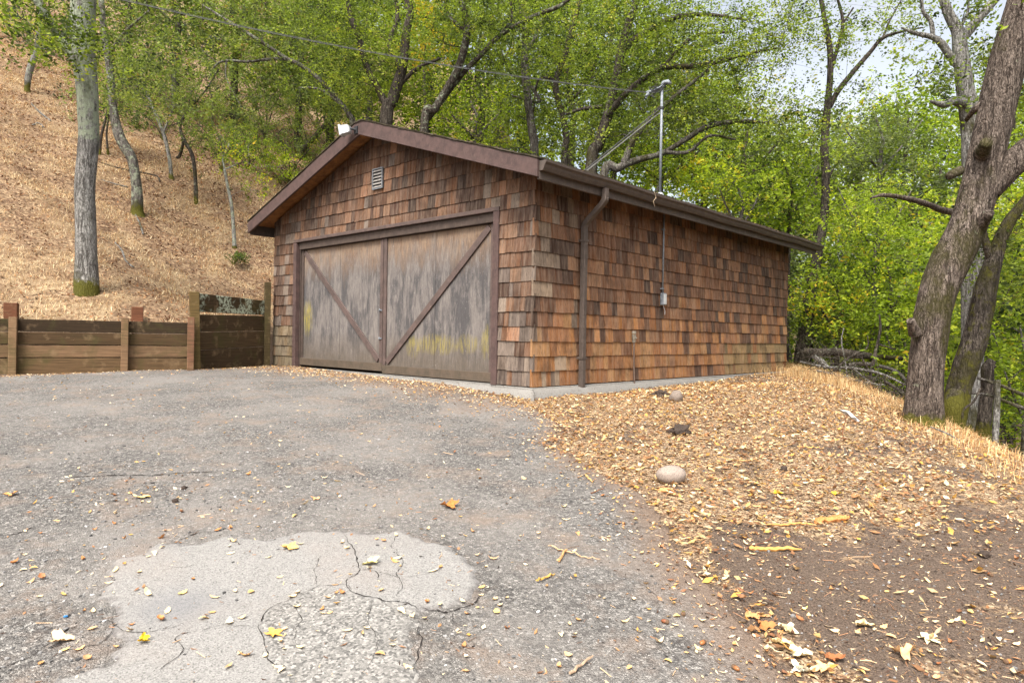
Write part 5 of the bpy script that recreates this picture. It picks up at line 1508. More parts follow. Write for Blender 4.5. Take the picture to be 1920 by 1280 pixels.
tree('oak_sapling', 'dark thin trunk with a low fork standing near the middle of the slope',
     [[(368, 382, 9, d), (366, 330, 8, d), (360, 290, 8, d), (345, 262, 8, d), (338, 235, 6, d), (352, 205, 5, d), (360, 170, 4, d)], [(345, 262, 6, d), (338, 290, 7, d + .3), (332, 296, 7, d + .4)], [(350, 212, 4, d), (385, 170, 3, d), (410, 130, 3, d)]],
     [(300, 120, 420, 250, d - 1, d + 1.2, 1), (340, 240, 400, 300, d - .5, d + .6, .3)], BK_DARK, FO_HILL, .075, 26, 16, 9, .14, .42, lichen=.3, seed=4)
d = hd(440, 465)
tree('oak_sapling', 'young pale stemmed oak closest to the garage eave',
     [[(440, 465, 9, d), (438, 430, 8, d), (434, 385, 7, d), (426, 345, 6, d), (421, 318, 6, d)], [(421, 318, 4, d), (440, 310, 3, d), (460, 302, 2, d - .1)], [(421, 318, 4, d), (418, 295, 3, d), (430, 270, 2, d)]],
     [(412, 255, 470, 320, d - .5, d + .6, 1), (450, 300, 530, 360, d - .4, d + .8, .8)], BK_GREY, FO_BRIGHT, .06, 16, 12, 8, .12, .26, lichen=.5, seed=5, mossz=.1)
d = hd(50, 172)
tree('oak_tree', 'short pale leaning trunk high at the far left of the slope',
     [[(50, 172, 11, d), (53, 145, 13, d), (58, 125, 14, d), (68, 95, 12, d), (74, 50, 10, d), (80, -20, 8, d)]],
     [(0, -60, 150, 30, d - 1.5, d + 1.5, 1)], BK_GREY, FO_OAK, .09, 14, 16, 9, .16, .6, lichen=.4, seed=6)
for j, (px, py, pts, lab) in enumerate([
    (186, 290, [(186, 290, 6), (190, 255, 6), (200, 215, 5), (204, 190, 4)], 'dark thin twin stems just right of the thick lichen trunk'),
    (258, 240, [(258, 240, 7), (257, 205, 6), (258, 170, 5), (262, 140, 4)], 'small straight trunk with a mossy foot high on the slope'),
    (205, 290, [(203, 288, 5), (200, 250, 4), (204, 215, 4), (208, 180, 3)], 'thinnest dark stem beside the bent oak foot'),
    (480, 190, [(482, 250, 4), (486, 215, 4), (490, 180, 3), (486, 150, 2)], 'pale whip thin stem in the middle of the hillside brush'),
    (610, 250, [(612, 256, 6), (608, 215, 5), (606, 180, 5), (612, 140, 4)], 'thin stem in brush above the left eave'),
    (395, 280, [(398, 290, 5), (396, 240, 5), (400, 200, 4), (392, 160, 3)], 'slim stem half hidden in brush above the young oak')]):
    dd = hd(px, py)
    tree('sapling', lab, [[(a, b, w, dd) for a, b, w in pts]], [(pts[-1][0] - 50, pts[-1][1] - 60, pts[-1][0] + 50, pts[-1][1] + 40, dd - 1, dd + 1, 1)], BK_DARK if j != 3 else BK_GREY, FO_HILL, .08, 9, 14, 9, .15, .4, seed=20 + j, mossz=.3)
# leaning dark dead trunk above the eave
d = hd(560, 298)
tree('dead_snag', 'dark leaning dead trunk on the slope above the left eave', [[(560, 298, 14, d), (566, 280, 15, d), (585, 262, 12, d), (605, 240, 10, d), (622, 215, 7, d), (640, 200, 5, d)]], [], BK_DARK, FO_HILL, seed=31, flare=1.1)
# the bare arching limb above the left eave
d = 21.5
tree('arching_oak', 'oak with a long bare limb arching left over the slope',
     [[(662, 250, 14, d), (655, 215, 13, d), (640, 195, 12, d), (610, 160, 10, d), (575, 130, 9, d), (540, 112, 8, d), (500, 112, 7, d), (465, 116, 6, d), (428, 114, 6, d), (405, 122, 4, d), (390, 152, 3, d)],
      [(540, 112, 9, d), (500, 85, 8, d), (460, 60, 7, d + .3), (425, 38, 6, d + .6), (380, 10, 4, d + 1)], [(424, 116, 4, d), (424, 145, 3, d), (438, 175, 3, d), (455, 205, 2, d)],
      [(640, 195, 8, d), (600, 168, 6, d), (560, 165, 4, d)]],
     [(360, -40, 560, 90, d - 1, d + 3, 1.6), (470, 60, 640, 220, d, d + 3, 1.6), (560, -40, 700, 120, d, d + 3, 1)], BK_OAK, FO_HILL, .09, 84, 20, 9, .17, .6, lichen=.4, seed=32, flare=1.2)
# hillside brush: separate shrubs
shr = [(440, 205, 470, 250, 'loose green shrub on the slope just left of the bare forked branch', 12), (545, 235, 600, 300, 'leafy shrub on the slope close above the left eave', 16), (500, 310, 550, 345, 'bright low shrub below the leaning dead trunk', 12),
       (430, 282, 500, 318, 'low bright green bush on the open slope above the young oak', 14), (618, 226, 660, 250, 'yellowing shrub right behind the roof peak', 9), (300, 150, 380, 210, 'grey green shrub between the thin trunks', 14),
       (232, 120, 300, 175, 'rounded green shrub beside the bent oak', 16), (530, 170, 600, 215, 'tall brush under the arching limb', 18), (420, 480, 455, 496, 'small weed clump low on the slope near the garage', 5), (400, 210, 450, 245, 'brownish thicket in the centre of the slope', 14),
       (350, 60, 450, 150, 'broad grey green thicket under the overhead cable', 26), (440, 120, 520, 200, 'olive thicket hanging under the bare arching limb', 22), (250, 20, 350, 90, 'leafy thicket high on the slope left of the cable', 22),
       (580, 120, 660, 190, 'olive brush left of the dark multi-stemmed oak', 20), (470, 20, 560, 100, 'thicket high on the slope above the arching limb', 22), (545, 190, 640, 240, 'low tangled brush behind the leaning dead trunk', 16),
       (180, 130, 240, 215, 'leafy brush between the lichen trunk and the bent oak', 14),
       (380, 250, 450, 320, 'sparse brush left of the low bright green bush', 13), (460, 240, 530, 300, 'tangled brush around the low bright green bush', 14), (500, 280, 580, 345, 'scrubby bush below the arching limb near the eave', 13), (300, 60, 370, 130, 'dense brush high behind the crooked grey trunk', 16), (150, 60, 210, 130, 'leafy clump behind the top of the lichen trunk', 10), (270, 215, 340, 262, 'low brush around the thin trunks on the slope', 12), (375, 235, 440, 290, 'twiggy brush right of the dark forked sapling', 12),
       (10, 20, 90, 80, 'dark brush at the top left of the slope', 12), (455, 150, 540, 260, 'tall loose bush around the pale whip thin stem', 20)]
for j, (a, b, c, e, lab, ncl) in enumerate(shr):
    dd = hd((a + c) / 2, e); w = (c - a)
    base = ((a + c) / 2, e, 4, dd)
    small = j == 8
    tree('shrub', lab, [[base, ((a + c) / 2 + 3, (b + e) / 2, 3, dd), ((a + c) / 2 - 5, b, 2, dd)], [base, ((a + 2 * c) / 3, (b + e) / 2, 2, dd), (c, b, 2, dd)], [base, ((2 * a + c) / 3, (b + e) / 2, 2, dd), (a, b, 2, dd)]],
         [(a - w * .45, b - 25, c + w * .45, e, dd - 1.2, dd + 1.2, 1)] if not small else [(a, b, c, e, dd - .2, dd + .1, 1)], BK_DARK, ([FO_HILL, FO_BRIGHT, FO_BRIGHT, FO_BRIGHT, FO_GOLD, FO_GREY, FO_HILL, FO_HILL, FO_HILL, FO_HILL] + [FO_GREY, FO_HILL, FO_BRIGHT, FO_HILL] * 5)[j], .045 if small else .075, ncl, 17, 9, .07 if small else .14, .10 if small else .42, category='shrub', seed=40 + j, crown_name='foliage', flare=1.0)

# ---- behind the garage
D = 20.5
tree('oak_tree', 'dark multi-stemmed oak spreading from behind the roof peak',
     [[(724, 232, 30, D), (735, 190, 27, D), (748, 150, 24, D), (757, 110, 21, D), (762, 60, 19, D), (768, 15, 18, D), (745, -60, 14, D)],
      [(728, 205, 18, D), (708, 165, 15, D), (688, 125, 14, D), (672, 70, 13, D), (655, 20, 12, D), (650, -60, 8, D)],
      [(752, 130, 12, D), (730, 85, 10, D + .5), (745, 30, 9, D + 1), (735, -40, 7, D + 1)],
      [(745, 165, 10, D), (780, 130, 8, D), (825, 110, 6, D)]],
     [(560, -60, 800, 60, D - 1.5, D + 2.5, 1.3), (600, 40, 760, 200, D - 1, D + 2.5, 1.3), (760, 60, 870, 180, D, D + 2.5, .5)], BK_DARK, FO_OAK, .075, 96, 21, 9, .16, .5, lichen=.2, seed=60, k=12)
tree('oak_tree', 'grey oak with two long limbs leaning right behind the roof slope',
     [[(795, 240, 19, 19), (815, 205, 18, 19), (842, 160, 17, 19), (862, 120, 17, 19), (876, 60, 15, 19), (868, 10, 15, 19), (855, -60, 12, 19)],
      [(790, 240, 13, 19.3), (835, 180, 12, 19.3), (870, 135, 11, 19.2), (900, 105, 11, 19), (940, 65, 10, 19), (1000, 32, 11, 19), (1060, 5, 8, 19), (1100, -40, 6, 19)],
      [(880, 62, 8, 19), (850, 40, 7, 19.3), (830, 10, 5, 19.6)], [(940, 65, 7, 19), (960, 30, 6, 19), (950, -30, 5, 19)]],
     [(800, -70, 1000, 60, 17.5, 21.5, 1.2), (900, 30, 1080, 130, 18, 21, .5)], BK_DARK, FO_OAK, .075, 80, 20, 9, .15, .5, lichen=.38, seed=61, k=12)
tree('oak_tree', 'slim straight oak standing in the middle behind the roof',
     [[(1002, 300, 20, 22), (998, 250, 19, 22), (990, 190, 18, 22), (984, 130, 18, 22), (985, 60, 15, 22), (975, 0, 13, 22), (970, -60, 10, 22)], [(988, 150, 9, 22), (1010, 190, 7, 22), (960, 180, 5, 22)],
      [(985, 100, 9, 22), (1010, 60, 7, 22.3), (1030, 10, 6, 22.5)]],
     [(900, -50, 1060, 90, 20.5, 24, 1), (930, 90, 1070, 270, 21, 25, 1)], BK_OAK, FO_OAK, .08, 60, 19, 9, .16, .5, lichen=.3, seed=62, k=10)
tree('oak_tree', 'large oak fanning wide limbs behind the front half of the roof',
     [[(1108, 325, 26, 18.5), (1122, 270, 25, 18.5), (1140, 215, 22, 18.5), (1155, 150, 20, 18.5), (1165, 95, 20, 18.5), (1180, 40, 17, 18.5), (1200, -20, 14, 18.5), (1215, -80, 10, 18.5)],
      [(1140, 215, 15, 18.4), (1180, 170, 14, 18), (1235, 130, 13, 17.8), (1290, 125, 12, 17.6), (1340, 118, 9, 17.5), (1400, 102, 6, 17.3), (1460, 90, 4, 17.2)],
      [(1165, 95, 14, 18.5), (1210, 60, 13, 18.2), (1270, 32, 11, 18), (1330, 28, 8, 17.8), (1400, 38, 5, 17.6)],
      [(1240, 128, 8, 17.8), (1300, 70, 7, 17.5), (1370, 60, 5, 17.2)], [(1130, 200, 9, 18.4), (1090, 205, 8, 18.6), (1062, 214, 5, 18.9)]],
     [(1120, -60, 1320, 60, 16.5, 20, 1.4), (1280, 10, 1500, 130, 16, 19, 1.6), (1180, 60, 1380, 210, 16.5, 19.5, 1.2), (1060, 60, 1180, 260, 18, 20.5, .7)], BK_DARK, FO_OAK, .07, 185, 21, 9, .15, .48, lichen=.3, seed=63, k=12, thr=-.6)
tree('oak_tree', 'crooked dark oak stem with a hooked branch between the slim oak and the fanning oak',
     [[(1058, 318, 16, 21), (1062, 260, 15, 21), (1054, 215, 15, 21), (1042, 160, 14, 21), (1058, 105, 13, 21), (1072, 55, 12, 21), (1088, 0, 10, 21), (1100, -60, 8, 21)], [(1056, 200, 8, 21), (1090, 170, 7, 21), (1120, 135, 5, 21)], [(1045, 150, 7, 21), (1010, 150, 5, 21), (1000, 210, 4, 21)]],
     [(1000, -60, 1150, 90, 19.5, 23, 1.2), (1020, 90, 1150, 290, 20, 24, 1)], BK_DARK, FO_OAK, .078, 58, 19, 9, .16, .5, lichen=.25, seed=64)
tree('oak_tree', 'mossy oak sending low limbs to the right over the back of the roof',
     [[(1130, 345, 20, 17.8), (1160, 315, 19, 17.8), (1195, 300, 15, 17.8), (1240, 288, 12, 17.8), (1285, 262, 11, 17.7), (1330, 236, 12, 17.5), (1390, 228, 9, 17.2), (1440, 230, 6, 17)],
      [(1170, 305, 17, 17.8), (1190, 260, 15, 17.7), (1225, 215, 12, 17.5), (1260, 185, 10, 17.4), (1330, 130, 7, 17.2)], [(1240, 285, 10, 17.8), (1290, 285, 8, 17.6), (1330, 255, 6, 17.4), (1380, 262, 4, 17.2)]],
     [(1180, 170, 1380, 300, 16.2, 19, 1.2), (1350, 180, 1490, 300, 15.8, 18, 1.3), (1100, 250, 1250, 340, 18, 20.5, .8)], BK_OAK, FO_OAK, .068, 92, 18, 9, .15, .42, lichen=.3, moss=.25, seed=65, k=12, thr=-.3)
# golden maple between the trunks
tree('maple_tree', 'golden yellow maple glimpsed between the dark oak stems', [[(800, 240, 8, 25), (795, 160, 7, 25), (800, 60, 5, 25)]], [(760, 5, 812, 100, 24.4, 25.6, 1), (770, 60, 835, 112, 24.4, 25.6, 1)], BK_DARK, FO_GOLD, .10, 12, 15, 9, .16, .34, seed=66)

# ---- slender forked tree at the back corner
d = 17.2
tree('slender_oak', 'slender dark forked oak rising beside the far corner of the garage',
     [[(1504, 668, 34, d), (1512, 610, 29, d), (1522, 540, 25, d), (1534, 470, 21, d), (1546, 400, 19, d), (1548, 330, 18, d), (1546, 270, 17, d), (1551, 205, 15, d), (1556, 150, 13, d), (1556, 90, 12, d), (1545, 30, 10, d), (1532, -40, 8, d)],
      [(1556, 200, 12, d), (1572, 170, 12, d), (1600, 135, 11, d), (1630, 100, 9, d), (1655, 72, 8, d), (1690, 60, 5, d - .2), (1730, 52, 3, d - .3)],
      [(1554, 150, 8, d), (1570, 90, 8, d), (1580, 40, 7, d), (1565, -20, 5, d)], [(1580, 45, 5, d), (1600, 15, 4, d)], [(1655, 72, 6, d), (1668, 40, 4, d), (1690, 0, 3, d)],
      [(1520, 560, 9, d), (1490, 690, 7, d - .2)], [(1516, 640, 8, d), (1550, 610, 7, d - .2), (1590, 575, 4, d - .4)], [(1555, 330, 6, d), (1562, 318, 4, d)]],
     [(1490, -40, 1600, 110, d - 1.2, d + 1, 1), (1640, 0, 1740, 90, d - 1.2, d + .8, .9), (1480, 200, 1590, 290, d - 1.5, d + 1, 1.1), (1570, 150, 1660, 200, d - .8, d + .5, .25)], BK_DARK, FO_OAK, .075, 58, 14, 8, .14, .36, lichen=.2, seed=70, k=12, flare=1.3)

# ---- the big leaning trunk on the right and its neighbour
d = 7.7
tree('big_oak', 'massive leaning trunk with pruned knobs at the right edge of the yard',
     [[(1731, 776, 80, d), (1736, 700, 72, d), (1741, 652, 71, d), (1751, 580, 74, d), (1774, 508, 77, d), (1799, 460, 76, d), (1817, 420, 76, d), (1832, 365, 72, d), (1847, 302, 70, d), (1863, 235, 72, d), (1876, 170, 76, d), (1895, 100, 76, d), (1924, 10, 74, d), (1950, -80, 74, d), (1995, -220, 66, d)],
      [(1848, 355, 64, d), (1885, 318, 62, d - .05), (1925, 286, 58, d - .1), (1990, 235, 52, d - .2), (2080, 150, 40, d - .3)],
      [(1842, 288, 34, d - .14), (1846, 276, 28, d - .26), (1850, 267, 24, d - .33)], [(1836, 425, 34, d - .12), (1848, 408, 26, d - .24), (1855, 398, 22, d - .30)],
      [(1800, 320, 20, d - .1), (1780, 330, 18, d - .25)],
      [(1856, 190, 20, d), (1828, 205, 14, d + .1), (1812, 225, 9, d + .3)], [(1716, 625, 26, d - .1), (1707, 600, 18, d - .18)]],
     [(1800, -120, 2050, -20, d - 1, d + 2, 1.0), (1885, 120, 1990, 240, d + .4, d + 2, .4)], BK_BIG, FO_OAK, .06, 22, 16, 9, .12, .3, seed=80, k=34, rough=.075, lichen=.18, moss=.18, mossz=.16, flare=1.3, twig_r=.004)
d = 8.7
tree('mossy_oak', 'dark mossy trunk leaning right behind the massive trunk',
     [[(1784, 790, 50, d), (1796, 735, 50, d), (1812, 681, 50, d), (1832, 620, 47, d), (1848, 544, 43, d), (1860, 500, 36, d), (1874, 455, 28, d), (1890, 420, 26, d), (1915, 385, 20, d), (1950, 340, 14, d)],
      [(1792, 735, 34, d - .12), (1786, 762, 44, d - .2), (1784, 800, 40, d - .2)], [(1862, 500, 20, d), (1845, 440, 14, d), (1850, 400, 9, d + .2)]],
     [(1830, 330, 1960, 520, d + .2, d + 2.5, 1)], BK_DARK, FO_OAK, .06, 16, 16, 9, .13, .3, seed=81, k=20, rough=.1, moss=.42, mossz=.5, flare=1.1)
d = 10.5
tree('forked_oak', 'grey oak spreading forked limbs against the sky behind the massive trunk',
     [[(1822, 760, 46, d), (1824, 560, 44, d), (1826, 360, 44, d), (1822, 230, 42, d), (1812, 180, 36, d), (1805, 130, 32, d), (1800, 90, 30, d), (1796, 60, 26, d), (1778, 25, 20, d), (1760, -30, 15, d)],
      [(1802, 75, 22, d), (1835, 35, 20, d), (1865, 0, 18, d), (1900, -50, 15, d)],
      [(1808, 135, 18, d), (1785, 110, 17, d), (1765, 82, 16, d), (1748, 70, 12, d), (1715, 62, 9, d), (1690, 52, 5, d)],
      [(1750, 72, 10, d), (1745, 40, 9, d), (1730, 20, 7, d), (1728, -20, 6, d)], [(1814, 196, 24, d), (1790, 190, 20, d - .2), (1768, 196, 15, d - .3), (1745, 190, 6, d - .35)],
      [(1796, 60, 8, d), (1815, 20, 6, d), (1812, -20, 5, d)]],
     [(1690, 90, 1770, 130, d - .5, d + .5, .5), (1740, 130, 1800, 170, d - .6, d + .6, .8), (1680, -40, 1860, 30, d - .8, d + .8, 1), (1820, 60, 1860, 170, d, d + 1, .8)], BK_GREY, FO_OAK, .062, 44, 11, 8, .11, .20, lichen=.3, seed=82, k=14, flare=1.2, twig_r=.004)
tree('dead_branch', 'broken dark dead limb with a ragged tip pointing left behind the massive trunk', [[(1824, 400, 18, 10.45), (1775, 396, 15, 10.1), (1730, 380, 13, 9.7), (1690, 370, 11, 9.4), (1655, 366, 9, 9.3), (1632, 372, 4, 9.2)]], [], BK_BIG, FO_OAK, seed=83, ground=False, category='branch', flare=1)

# ---- understory on the right: individual bright shrubs and small trees
und = [
 (1335, 330, 1440, 440, 15.5, 18, 26, FO_BRIGHT, 'yellow green shrub tree right behind the roof edge'),
 (1420, 300, 1540, 420, 17.5, 20, 26, FO_BRIGHT, 'bright shrub tree left of the slender forked oak'),
 (1560, 340, 1720, 480, 15, 19, 40, FO_BRIGHT, 'vivid lime green maple right of the slender forked oak'),
 (1500, 510, 1640, 635, 15.2, 17.5, 38, FO_BRIGHT, 'low lime branches hanging over the fallen logs'),
 (1600, 470, 1730, 600, 16, 18.5, 34, FO_BRIGHT, 'mid height bright shrub left of the massive trunk'),
 (1480, 560, 1560, 660, 17, 19, 14, FO_GREY, 'grey green bush behind the far garage corner'),
 (1650, 610, 1735, 700, 15.5, 17.5, 22, FO_BRIGHT, 'green bush at the foot of the massive trunk'),
 (1790, 470, 1920, 640, 12, 16, 36, FO_OAK, 'darker leafy shrub right of the massive trunk'),
 (1850, 600, 1990, 800, 11, 14, 34, FO_BRIGHT, 'bright shrub in the hollow at the right edge'),
 (1880, 330, 2000, 480, 11, 15, 22, FO_BRIGHT, 'light green branches at the right edge above the mossy trunk'),
 (820, 180, 960, 270, 22.5, 25, 30, FO_BRIGHT, 'fresh green bush peeping over the roof between the grey limbs'),
 (1150, 260, 1330, 350, 21, 24, 34, FO_BRIGHT, 'yellow green bush behind the steel mast'),
 (1560, 210, 1740, 330, 24, 28, 46, FO_GREY, 'round grey green oak in the distance under the open sky'),
 (1760, 640, 1860, 760, 13, 16, 20, FO_BRIGHT, 'undergrowth seen between the two right hand trunks')]
for j, (a, b, c, e, d0, d1, ncl, fo, lab) in enumerate(und):
    xm = (a + c) / 2; dm = (d0 + d1) / 2
    big = (e - b) > 90
    limbs = [[(xm, e - 5, 9, dm), (xm + 6, (b + e) / 2, 7, dm), (xm - 8, b + 10, 4, dm)], [(xm, e - 10, 6, dm), ((xm + c) / 2, (b + e) / 2, 4, dm + .3), (c - 10, b + 15, 2, dm + .4)], [(xm, e - 10, 6, dm), ((xm + a) / 2, (b + e) / 2, 4, dm - .3), (a + 10, b + 10, 2, dm - .4)]]
    tree('understory_tree' if big else 'shrub', lab, limbs, [(a, b, c, e, d0, d1, 1)], BK_DARK if j % 2 else BK_OAK, fo, [.085, .115, .07][j % 3] if dm < 20 else .10, ncl, 19, [9, 6, 12][j % 3], [.17, .21, .14][j % 3], .48, category='tree' if big else 'shrub', seed=100 + j, tintbias=.02 if fo is FO_BRIGHT else .08, crown_name='crown' if big else 'foliage')

# ---- the woods beyond: each tree its own trunk and crown
bgt = [(690, 27, -40, 240), (800, 30, -30, 240), (900, 29, 20, 270), (985, 32, -40, 280), (1070, 28, 0, 300), (1150, 33, -50, 300), (1235, 28, 60, 330), (1320, 30, 110, 350), (1400, 26, 210, 400), (1460, 31, 230, 470),
       (1530, 27, 290, 540), (1610, 33, 225, 540), (1640, 24, 360, 660), (1700, 30, 190, 520), (1760, 26, 300, 640), (1800, 21, 420, 700), (1840, 30, 180, 560), (1900, 24, 160, 640), (1960, 20, 420, 800), (1880, 18, 600, 820), (1560, 22, 560, 690), (1720, 19, 600, 720),
       (560, 30, -60, 180), (440, 29, -60, 110), (330, 28, -60, 80), (620, 33, -70, 200), (240, 27, -70, 60), (1480, 38, 300, 560), (1360, 38, 250, 420)]
PLACES = ['up the slope behind the dark multi-stemmed oak', 'behind the golden maple', 'between the grey leaning limbs', 'behind the slim straight oak', 'behind the crooked hooked stem', 'behind the fanning oak', 'directly behind the steel mast', 'right of the mast under the sky gap', 'above the far end of the roof', 'behind the far end of the roof', 'behind the slender forked oak', 'right of the slender fork under the open sky', 'low behind the slender fork', 'left of the broken dead limb', 'just left of the massive trunk', 'behind the massive trunk', 'between the massive trunk and right edge', 'right of the massive trunk above its side limb', 'beyond the right edge of the hollow', 'down in the hollow behind the fence', 'low behind the brush pile', 'low at the left foot of the massive trunk', 'high on the ridge above the arching limb', 'high on the ridge left of the arching limb', 'high on the ridge above the bent oak', 'high on the ridge above the left eave', 'high on the ridge beside the lichen trunk', 'far off behind the yellow green shrubs', 'far off right of the mast']
LAB = {FO_OAK: 'dark green oak', FO_BRIGHT: 'bright green tree', FO_GREY: 'grey green tree', FO_HILL: 'olive green tree'}
for j, (px, Y, yt, yb) in enumerate(bgt):
    fo = FO_HILL if px < 660 else [FO_OAK, FO_BRIGHT, FO_GREY, FO_BRIGHT][j % 4]
    w = 62 * 27 / Y + 22; ym = (yt + yb) / 2
    limbs = [[(px, min(yb + 20, 720), 15, Y), (px + 5, yb - (yb - yt) * .3, 13, Y), (px - 6, ym, 10, Y), (px + 4, yt + 20, 5, Y)], [(px, ym + 30, 7, Y), (px + w * .5, ym - 20, 5, Y), (px + w * .9, yt + 30, 2, Y)], [(px, ym + 40, 7, Y), (px - w * .5, ym, 5, Y), (px - w * .9, yt + 50, 2, Y)]]
    area = (yb - yt) * 2 * w * (Y / 27) ** 2
    tree('woodland_tree', LAB[fo] + ' ' + PLACES[j], limbs, [(px - w, yt, px + w, yb, Y - 2, Y + 2, 1)], BK_DARK if j % 3 else BK_OAK, fo, .15, int(np.clip(area / 900, 20, 64)), 21, 9, .27, .82, seed=200 + j, group={FO_OAK: 'dark oaks of the woods beyond', FO_BRIGHT: 'bright trees of the woods beyond', FO_GREY: 'grey green trees of the woods beyond', FO_HILL: 'trees along the top of the slope'}[fo], twig_r=.012, tintbias=.05)
# the far wood that reads as one mass
Cn = []
fr_ = np.random.default_rng(9)
for _ in range(1500):
    px = fr_.uniform(380, 2150); Y = fr_.uniform(42, 60)
    top = np.interp(px, [380, 700, 1000, 1200, 1300, 1380, 1480, 1560, 1640, 1720, 1800, 1900, 2150], [-60, -50, -40, 0, 90, 240, 290, 250, 225, 200, 220, 180, 150])
    py = fr_.uniform(top, 700)
    Cn.append(at(px, py, Y))
Cn = np.array(Cn)
C2 = (Cn[:, None] + fr_.normal(size=(len(Cn), 9, 3)) * 1.3).reshape(-1, 3)
V, Q, T = foliage_np(C2, 6, .6, .34, np.repeat(fr_.normal(.5, .15, len(Cn)), 9), fr_)
obj('far_woods', mesh('far_woods', V, [Q], FO_BRIGHT, {'tint': T}), kind='stuff')

# ---- fallen logs and branches at the back corner
def log(name, pts, lab, bark, cat='log', k=10, moss=0., seed=0, sub=()):
    P, rr = to_world(pts); mb = MB()
    trunk_mesh(mb, P, rr, k, seed, .10, moss, .2, .01, -50)
    for s in sub:
        P, rr = to_world(s); trunk_mesh(mb, P, rr, 6, seed + 1, .1, moss, .2, .01, -50)
    return obj(name, mb.mesh(name, bark, True), label=lab, category=cat)
log('fallen_log', [(1505, 656, 12, 15), (1530, 660, 17, 15), (1570, 660, 20, 15), (1600, 664, 18, 15), (1640, 668, 14, 15.3), (1690, 672, 10, 15.6)], 'thick dark mossy fallen log lying level behind the far corner', BK_DARK, moss=.2, seed=1)
log('fallen_log', [(1525, 668, 10, 14.2), (1540, 678, 14, 14.2), (1552, 690, 9, 14.1)], 'short grey log stump tilted under the dark mossy log', BK_GREY, seed=2)
log('fallen_branch', [(1500, 678, 4, 14), (1550, 688, 6, 13.8), (1600, 690, 7, 13.6), (1650, 700, 6, 13.2), (1700, 722, 4, 12.8)], 'long grey fallen branch running right towards the massive trunk', BK_GREY, 'branch', 8, seed=3, sub=[[(1600, 690, 4, 13.6), (1630, 715, 3, 13.2), (1660, 722, 2, 13)]])
log('fallen_branch', [(1530, 694, 4, 13.2), (1565, 702, 5, 13.1), (1600, 712, 5, 13), (1650, 722, 3, 12.8)], 'thin grey fallen branch in front of the other branches', BK_GREY, 'branch', 8, seed=4)
log('fallen_branch', [(1590, 684, 8, 13.7), (1625, 682, 9, 13.7), (1680, 696, 8, 13.6), (1715, 735, 6, 12)], 'broad weathered branch among the brush pile', BK_OAK, 'branch', 8, seed=5)
log('fallen_branch', [(1556, 702, 6, 13.4), (1590, 672, 5, 13.4), (1625, 652, 4, 13.4), (1627, 630, 2, 13.4)], 'dark branch propped diagonally across the brush pile', BK_DARK, 'branch', 8, seed=6)
log('dead_tree', [(1628, 722, 7, 13.4), (1637, 680, 8, 13.4), (1650, 620, 6, 13.5), (1649, 590, 4, 13.5)], 'upright dark dead stem behind the brush pile', BK_DARK, 'dead tree', 8, seed=7, sub=[[(1632, 700, 5, 13.4), (1615, 670, 4, 13.4)], [(1645, 645, 5, 13.5), (1680, 655, 3, 13.5)]])
log('dead_tree', [(1590, 720, 3, 12.9), (1585, 680, 4, 12.9), (1578, 640, 3, 12.9), (1582, 615, 2, 12.9)], 'pale upright thin stem in front of the mossy log', BK_GREY, 'dead tree', 6, seed=8)
log('fallen_branch', [(1540, 722, 5, 11.2), (1560, 724, 7, 11.1), (1574, 728, 4, 11)], 'short grey piece of wood lying in the straw grass', BK_GREY, 'branch', 8, seed=9)
log('fallen_branch', [(1660, 715, 8, 11.2), (1690, 735, 9, 10.6), (1716, 765, 7, 9.6), (1728, 780, 5, 9)], 'dark mossy branch lying just left of the massive trunk', BK_DARK, 'branch', 8, .3, seed=10)
log('fallen_branch', [(1745, 800, 3, 6.8), (1775, 812, 4, 6.6), (1800, 826, 2, 6.4)], 'dry twiggy branch on the crest in front of the mossy trunk', BK_GREY, 'branch', 6, seed=12)
for pts, lab in (([(58, 195), (75, 212), (95, 228)], 'grey fallen branch on the slope left of the lichen trunk'), ([(190, 338), (215, 346), (240, 352)], 'pale sticks lying between the lichen trunk and the bent oak'),
                 ([(215, 455), (228, 470), (236, 490), (250, 502)], 'weathered branch lying on the straw right of the lichen trunk'), ([(185, 305), (230, 318), (290, 330), (300, 342)], 'long dark branch lying across the slope behind the bent oak'),
                 ([(60, 236), (72, 232), (82, 240)], 'grey flat lump of wood high on the straw slope'), ([(250, 396), (262, 420), (268, 440)], 'thin stick below the mossy foot of the bent oak')):
    log('fallen_branch', [(a, b - 1, 4 if i else 3, hd(a, b)) for i, (a, b) in enumerate(pts)], lab, BK_GREY if 'dark' not in lab else BK_DARK, 'branch', 6, seed=len(lab))
# brushy twigs over the pile
mb = MB(); r = np.random.default_rng(4)
for _ in range(170):
    a, b = r.uniform(1500, 1730), 0; b = np.interp(a, [1500, 1600, 1730], [672, 700, 770]) + r.normal(0, 16)
    P0 = at(a, b, np.interp(a, [1500, 1730], [13.6, 10.0]) + r.normal(0, .3)); dv = r.normal(size=3) * [.35, .2, .22]; dv[2] = abs(dv[2])
    mb.tube([P0 - dv * .4, P0 + r.normal(0, .03, 3), P0 + dv], [.006, .005, .002], 3, cap=False, moss=0., lichen=.3)
obj('brush_twigs', mb.mesh('brush_twigs', BK_DARK), kind='stuff')

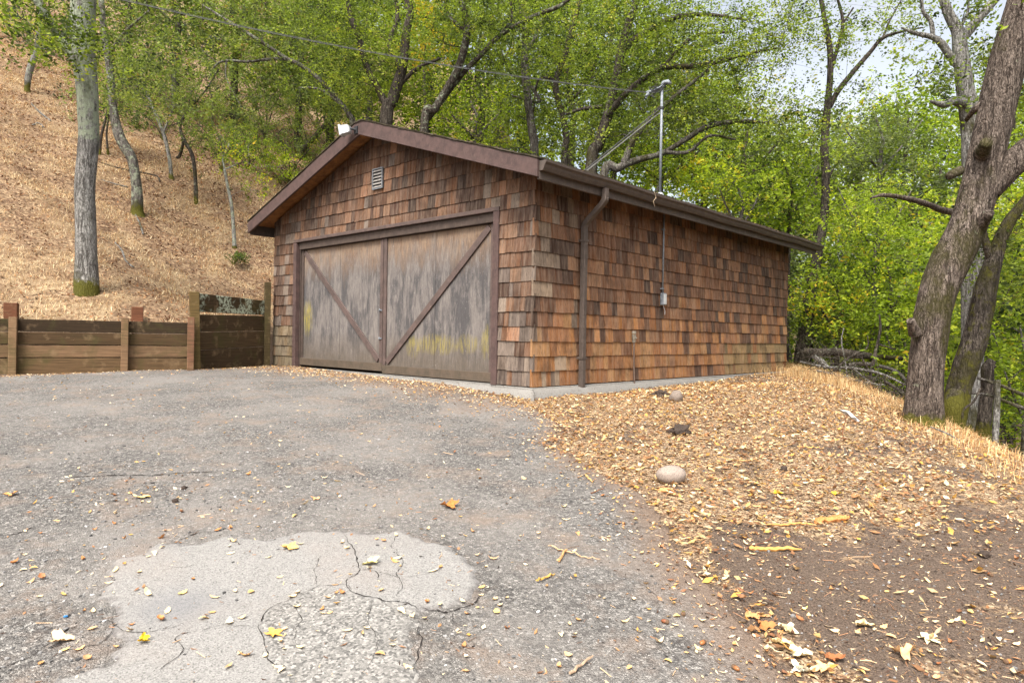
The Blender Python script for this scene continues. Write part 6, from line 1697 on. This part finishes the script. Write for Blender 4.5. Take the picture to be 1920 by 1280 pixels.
# ---- broken fence in the hollow at the right
fx = empty('broken_fence', tuple(at(1868, 812, 8.6)), label='old broken wooden fence sagging in the hollow at the right edge', category='fence')
inv = Matrix.Translation(-fx.location)
wood = BK_OAK
def pole(name, pts, bark, k=7, seed=0):
    P, rr = to_world(pts); mb = MB(); trunk_mesh(mb, P, rr, k, seed, .08, .25, .3, .01, -50)
    o = obj(name, mb.mesh(name, bark, True), fx); o.matrix_parent_inverse = inv
pole('post', [(1866, 850, 14, 8.8), (1868, 780, 14, 8.8), (1870, 712, 13, 8.8)], BK_GREY, 8, 1)
pole('rail', [(1832, 708, 6, 8.9), (1875, 722, 8, 8.8), (1930, 744, 9, 8.6), (1990, 765, 9, 8.4)], BK_OAK, 7, 2)
pole('rail', [(1820, 736, 5, 9.0), (1858, 742, 7, 8.9), (1905, 760, 8, 8.7), (1985, 790, 8, 8.5)], BK_OAK, 7, 3)
tree('tree_stump', 'dark broken stump standing between the mossy trunk and the fence', [[(1842, 830, 30, 9.3), (1846, 780, 26, 9.3), (1850, 730, 26, 9.3), (1852, 690, 24, 9.3), (1860, 676, 16, 9.3)], [(1850, 700, 12, 9.3), (1866, 684, 10, 9.25)]], [], BK_DARK, FO_OAK, category='stump', seed=90, k=12, rough=.15, flare=1.1)
tree('dead_sapling', 'thin dark curved stem in front of the mossy trunk foot', [[(1806, 815, 5, 7.9), (1806, 770, 5, 7.9), (1826, 752, 5, 7.9), (1838, 728, 4, 7.9)]], [], BK_DARK, FO_OAK, category='sapling', seed=91, k=6, flare=1.1)

# ---- overhead lines
p0 = g2w(mx - .28, my, mz + 1.93)
p1 = at(-150, -95, 9.0)
t = np.linspace(0, 1, 40)[:, None]; Pw = p0 * (1 - t) + p1 * t; Pw[:, 2] -= .9 * (t * (1 - t))[:, 0]
mb = MB(); mb.tube(Pw, .0065, 5); mb.tube(Pw + [0, 0, .016] + .004 * np.sin(t * 150), .0035, 4)
obj('power_line', mb.mesh('power_line', m_simple('weathered_cable', (.10, .10, .10), .7)), label='twisted overhead service cable running from the roof mast to the upper left', category='cable')
mb = MB(); pa, pb = at(1374, 345, 16.5), at(1502, -40, 13); mb.tube([pa, (pa + pb) / 2 + [0, 0, -.15], pb], .006, 4)
obj('thin_wire', mb.mesh('thin_wire', bpy.data.materials['weathered_cable']), label='faint thin wire slanting through the leaves right of the mast', category='cable')
print('leaves', NLEAF[0])
tri = sum(len(o.data.loops) - 2 * len(o.data.polygons) for o in sc.objects if o.type == 'MESH')
print('triangles', tri, 'objects', len(sc.objects))
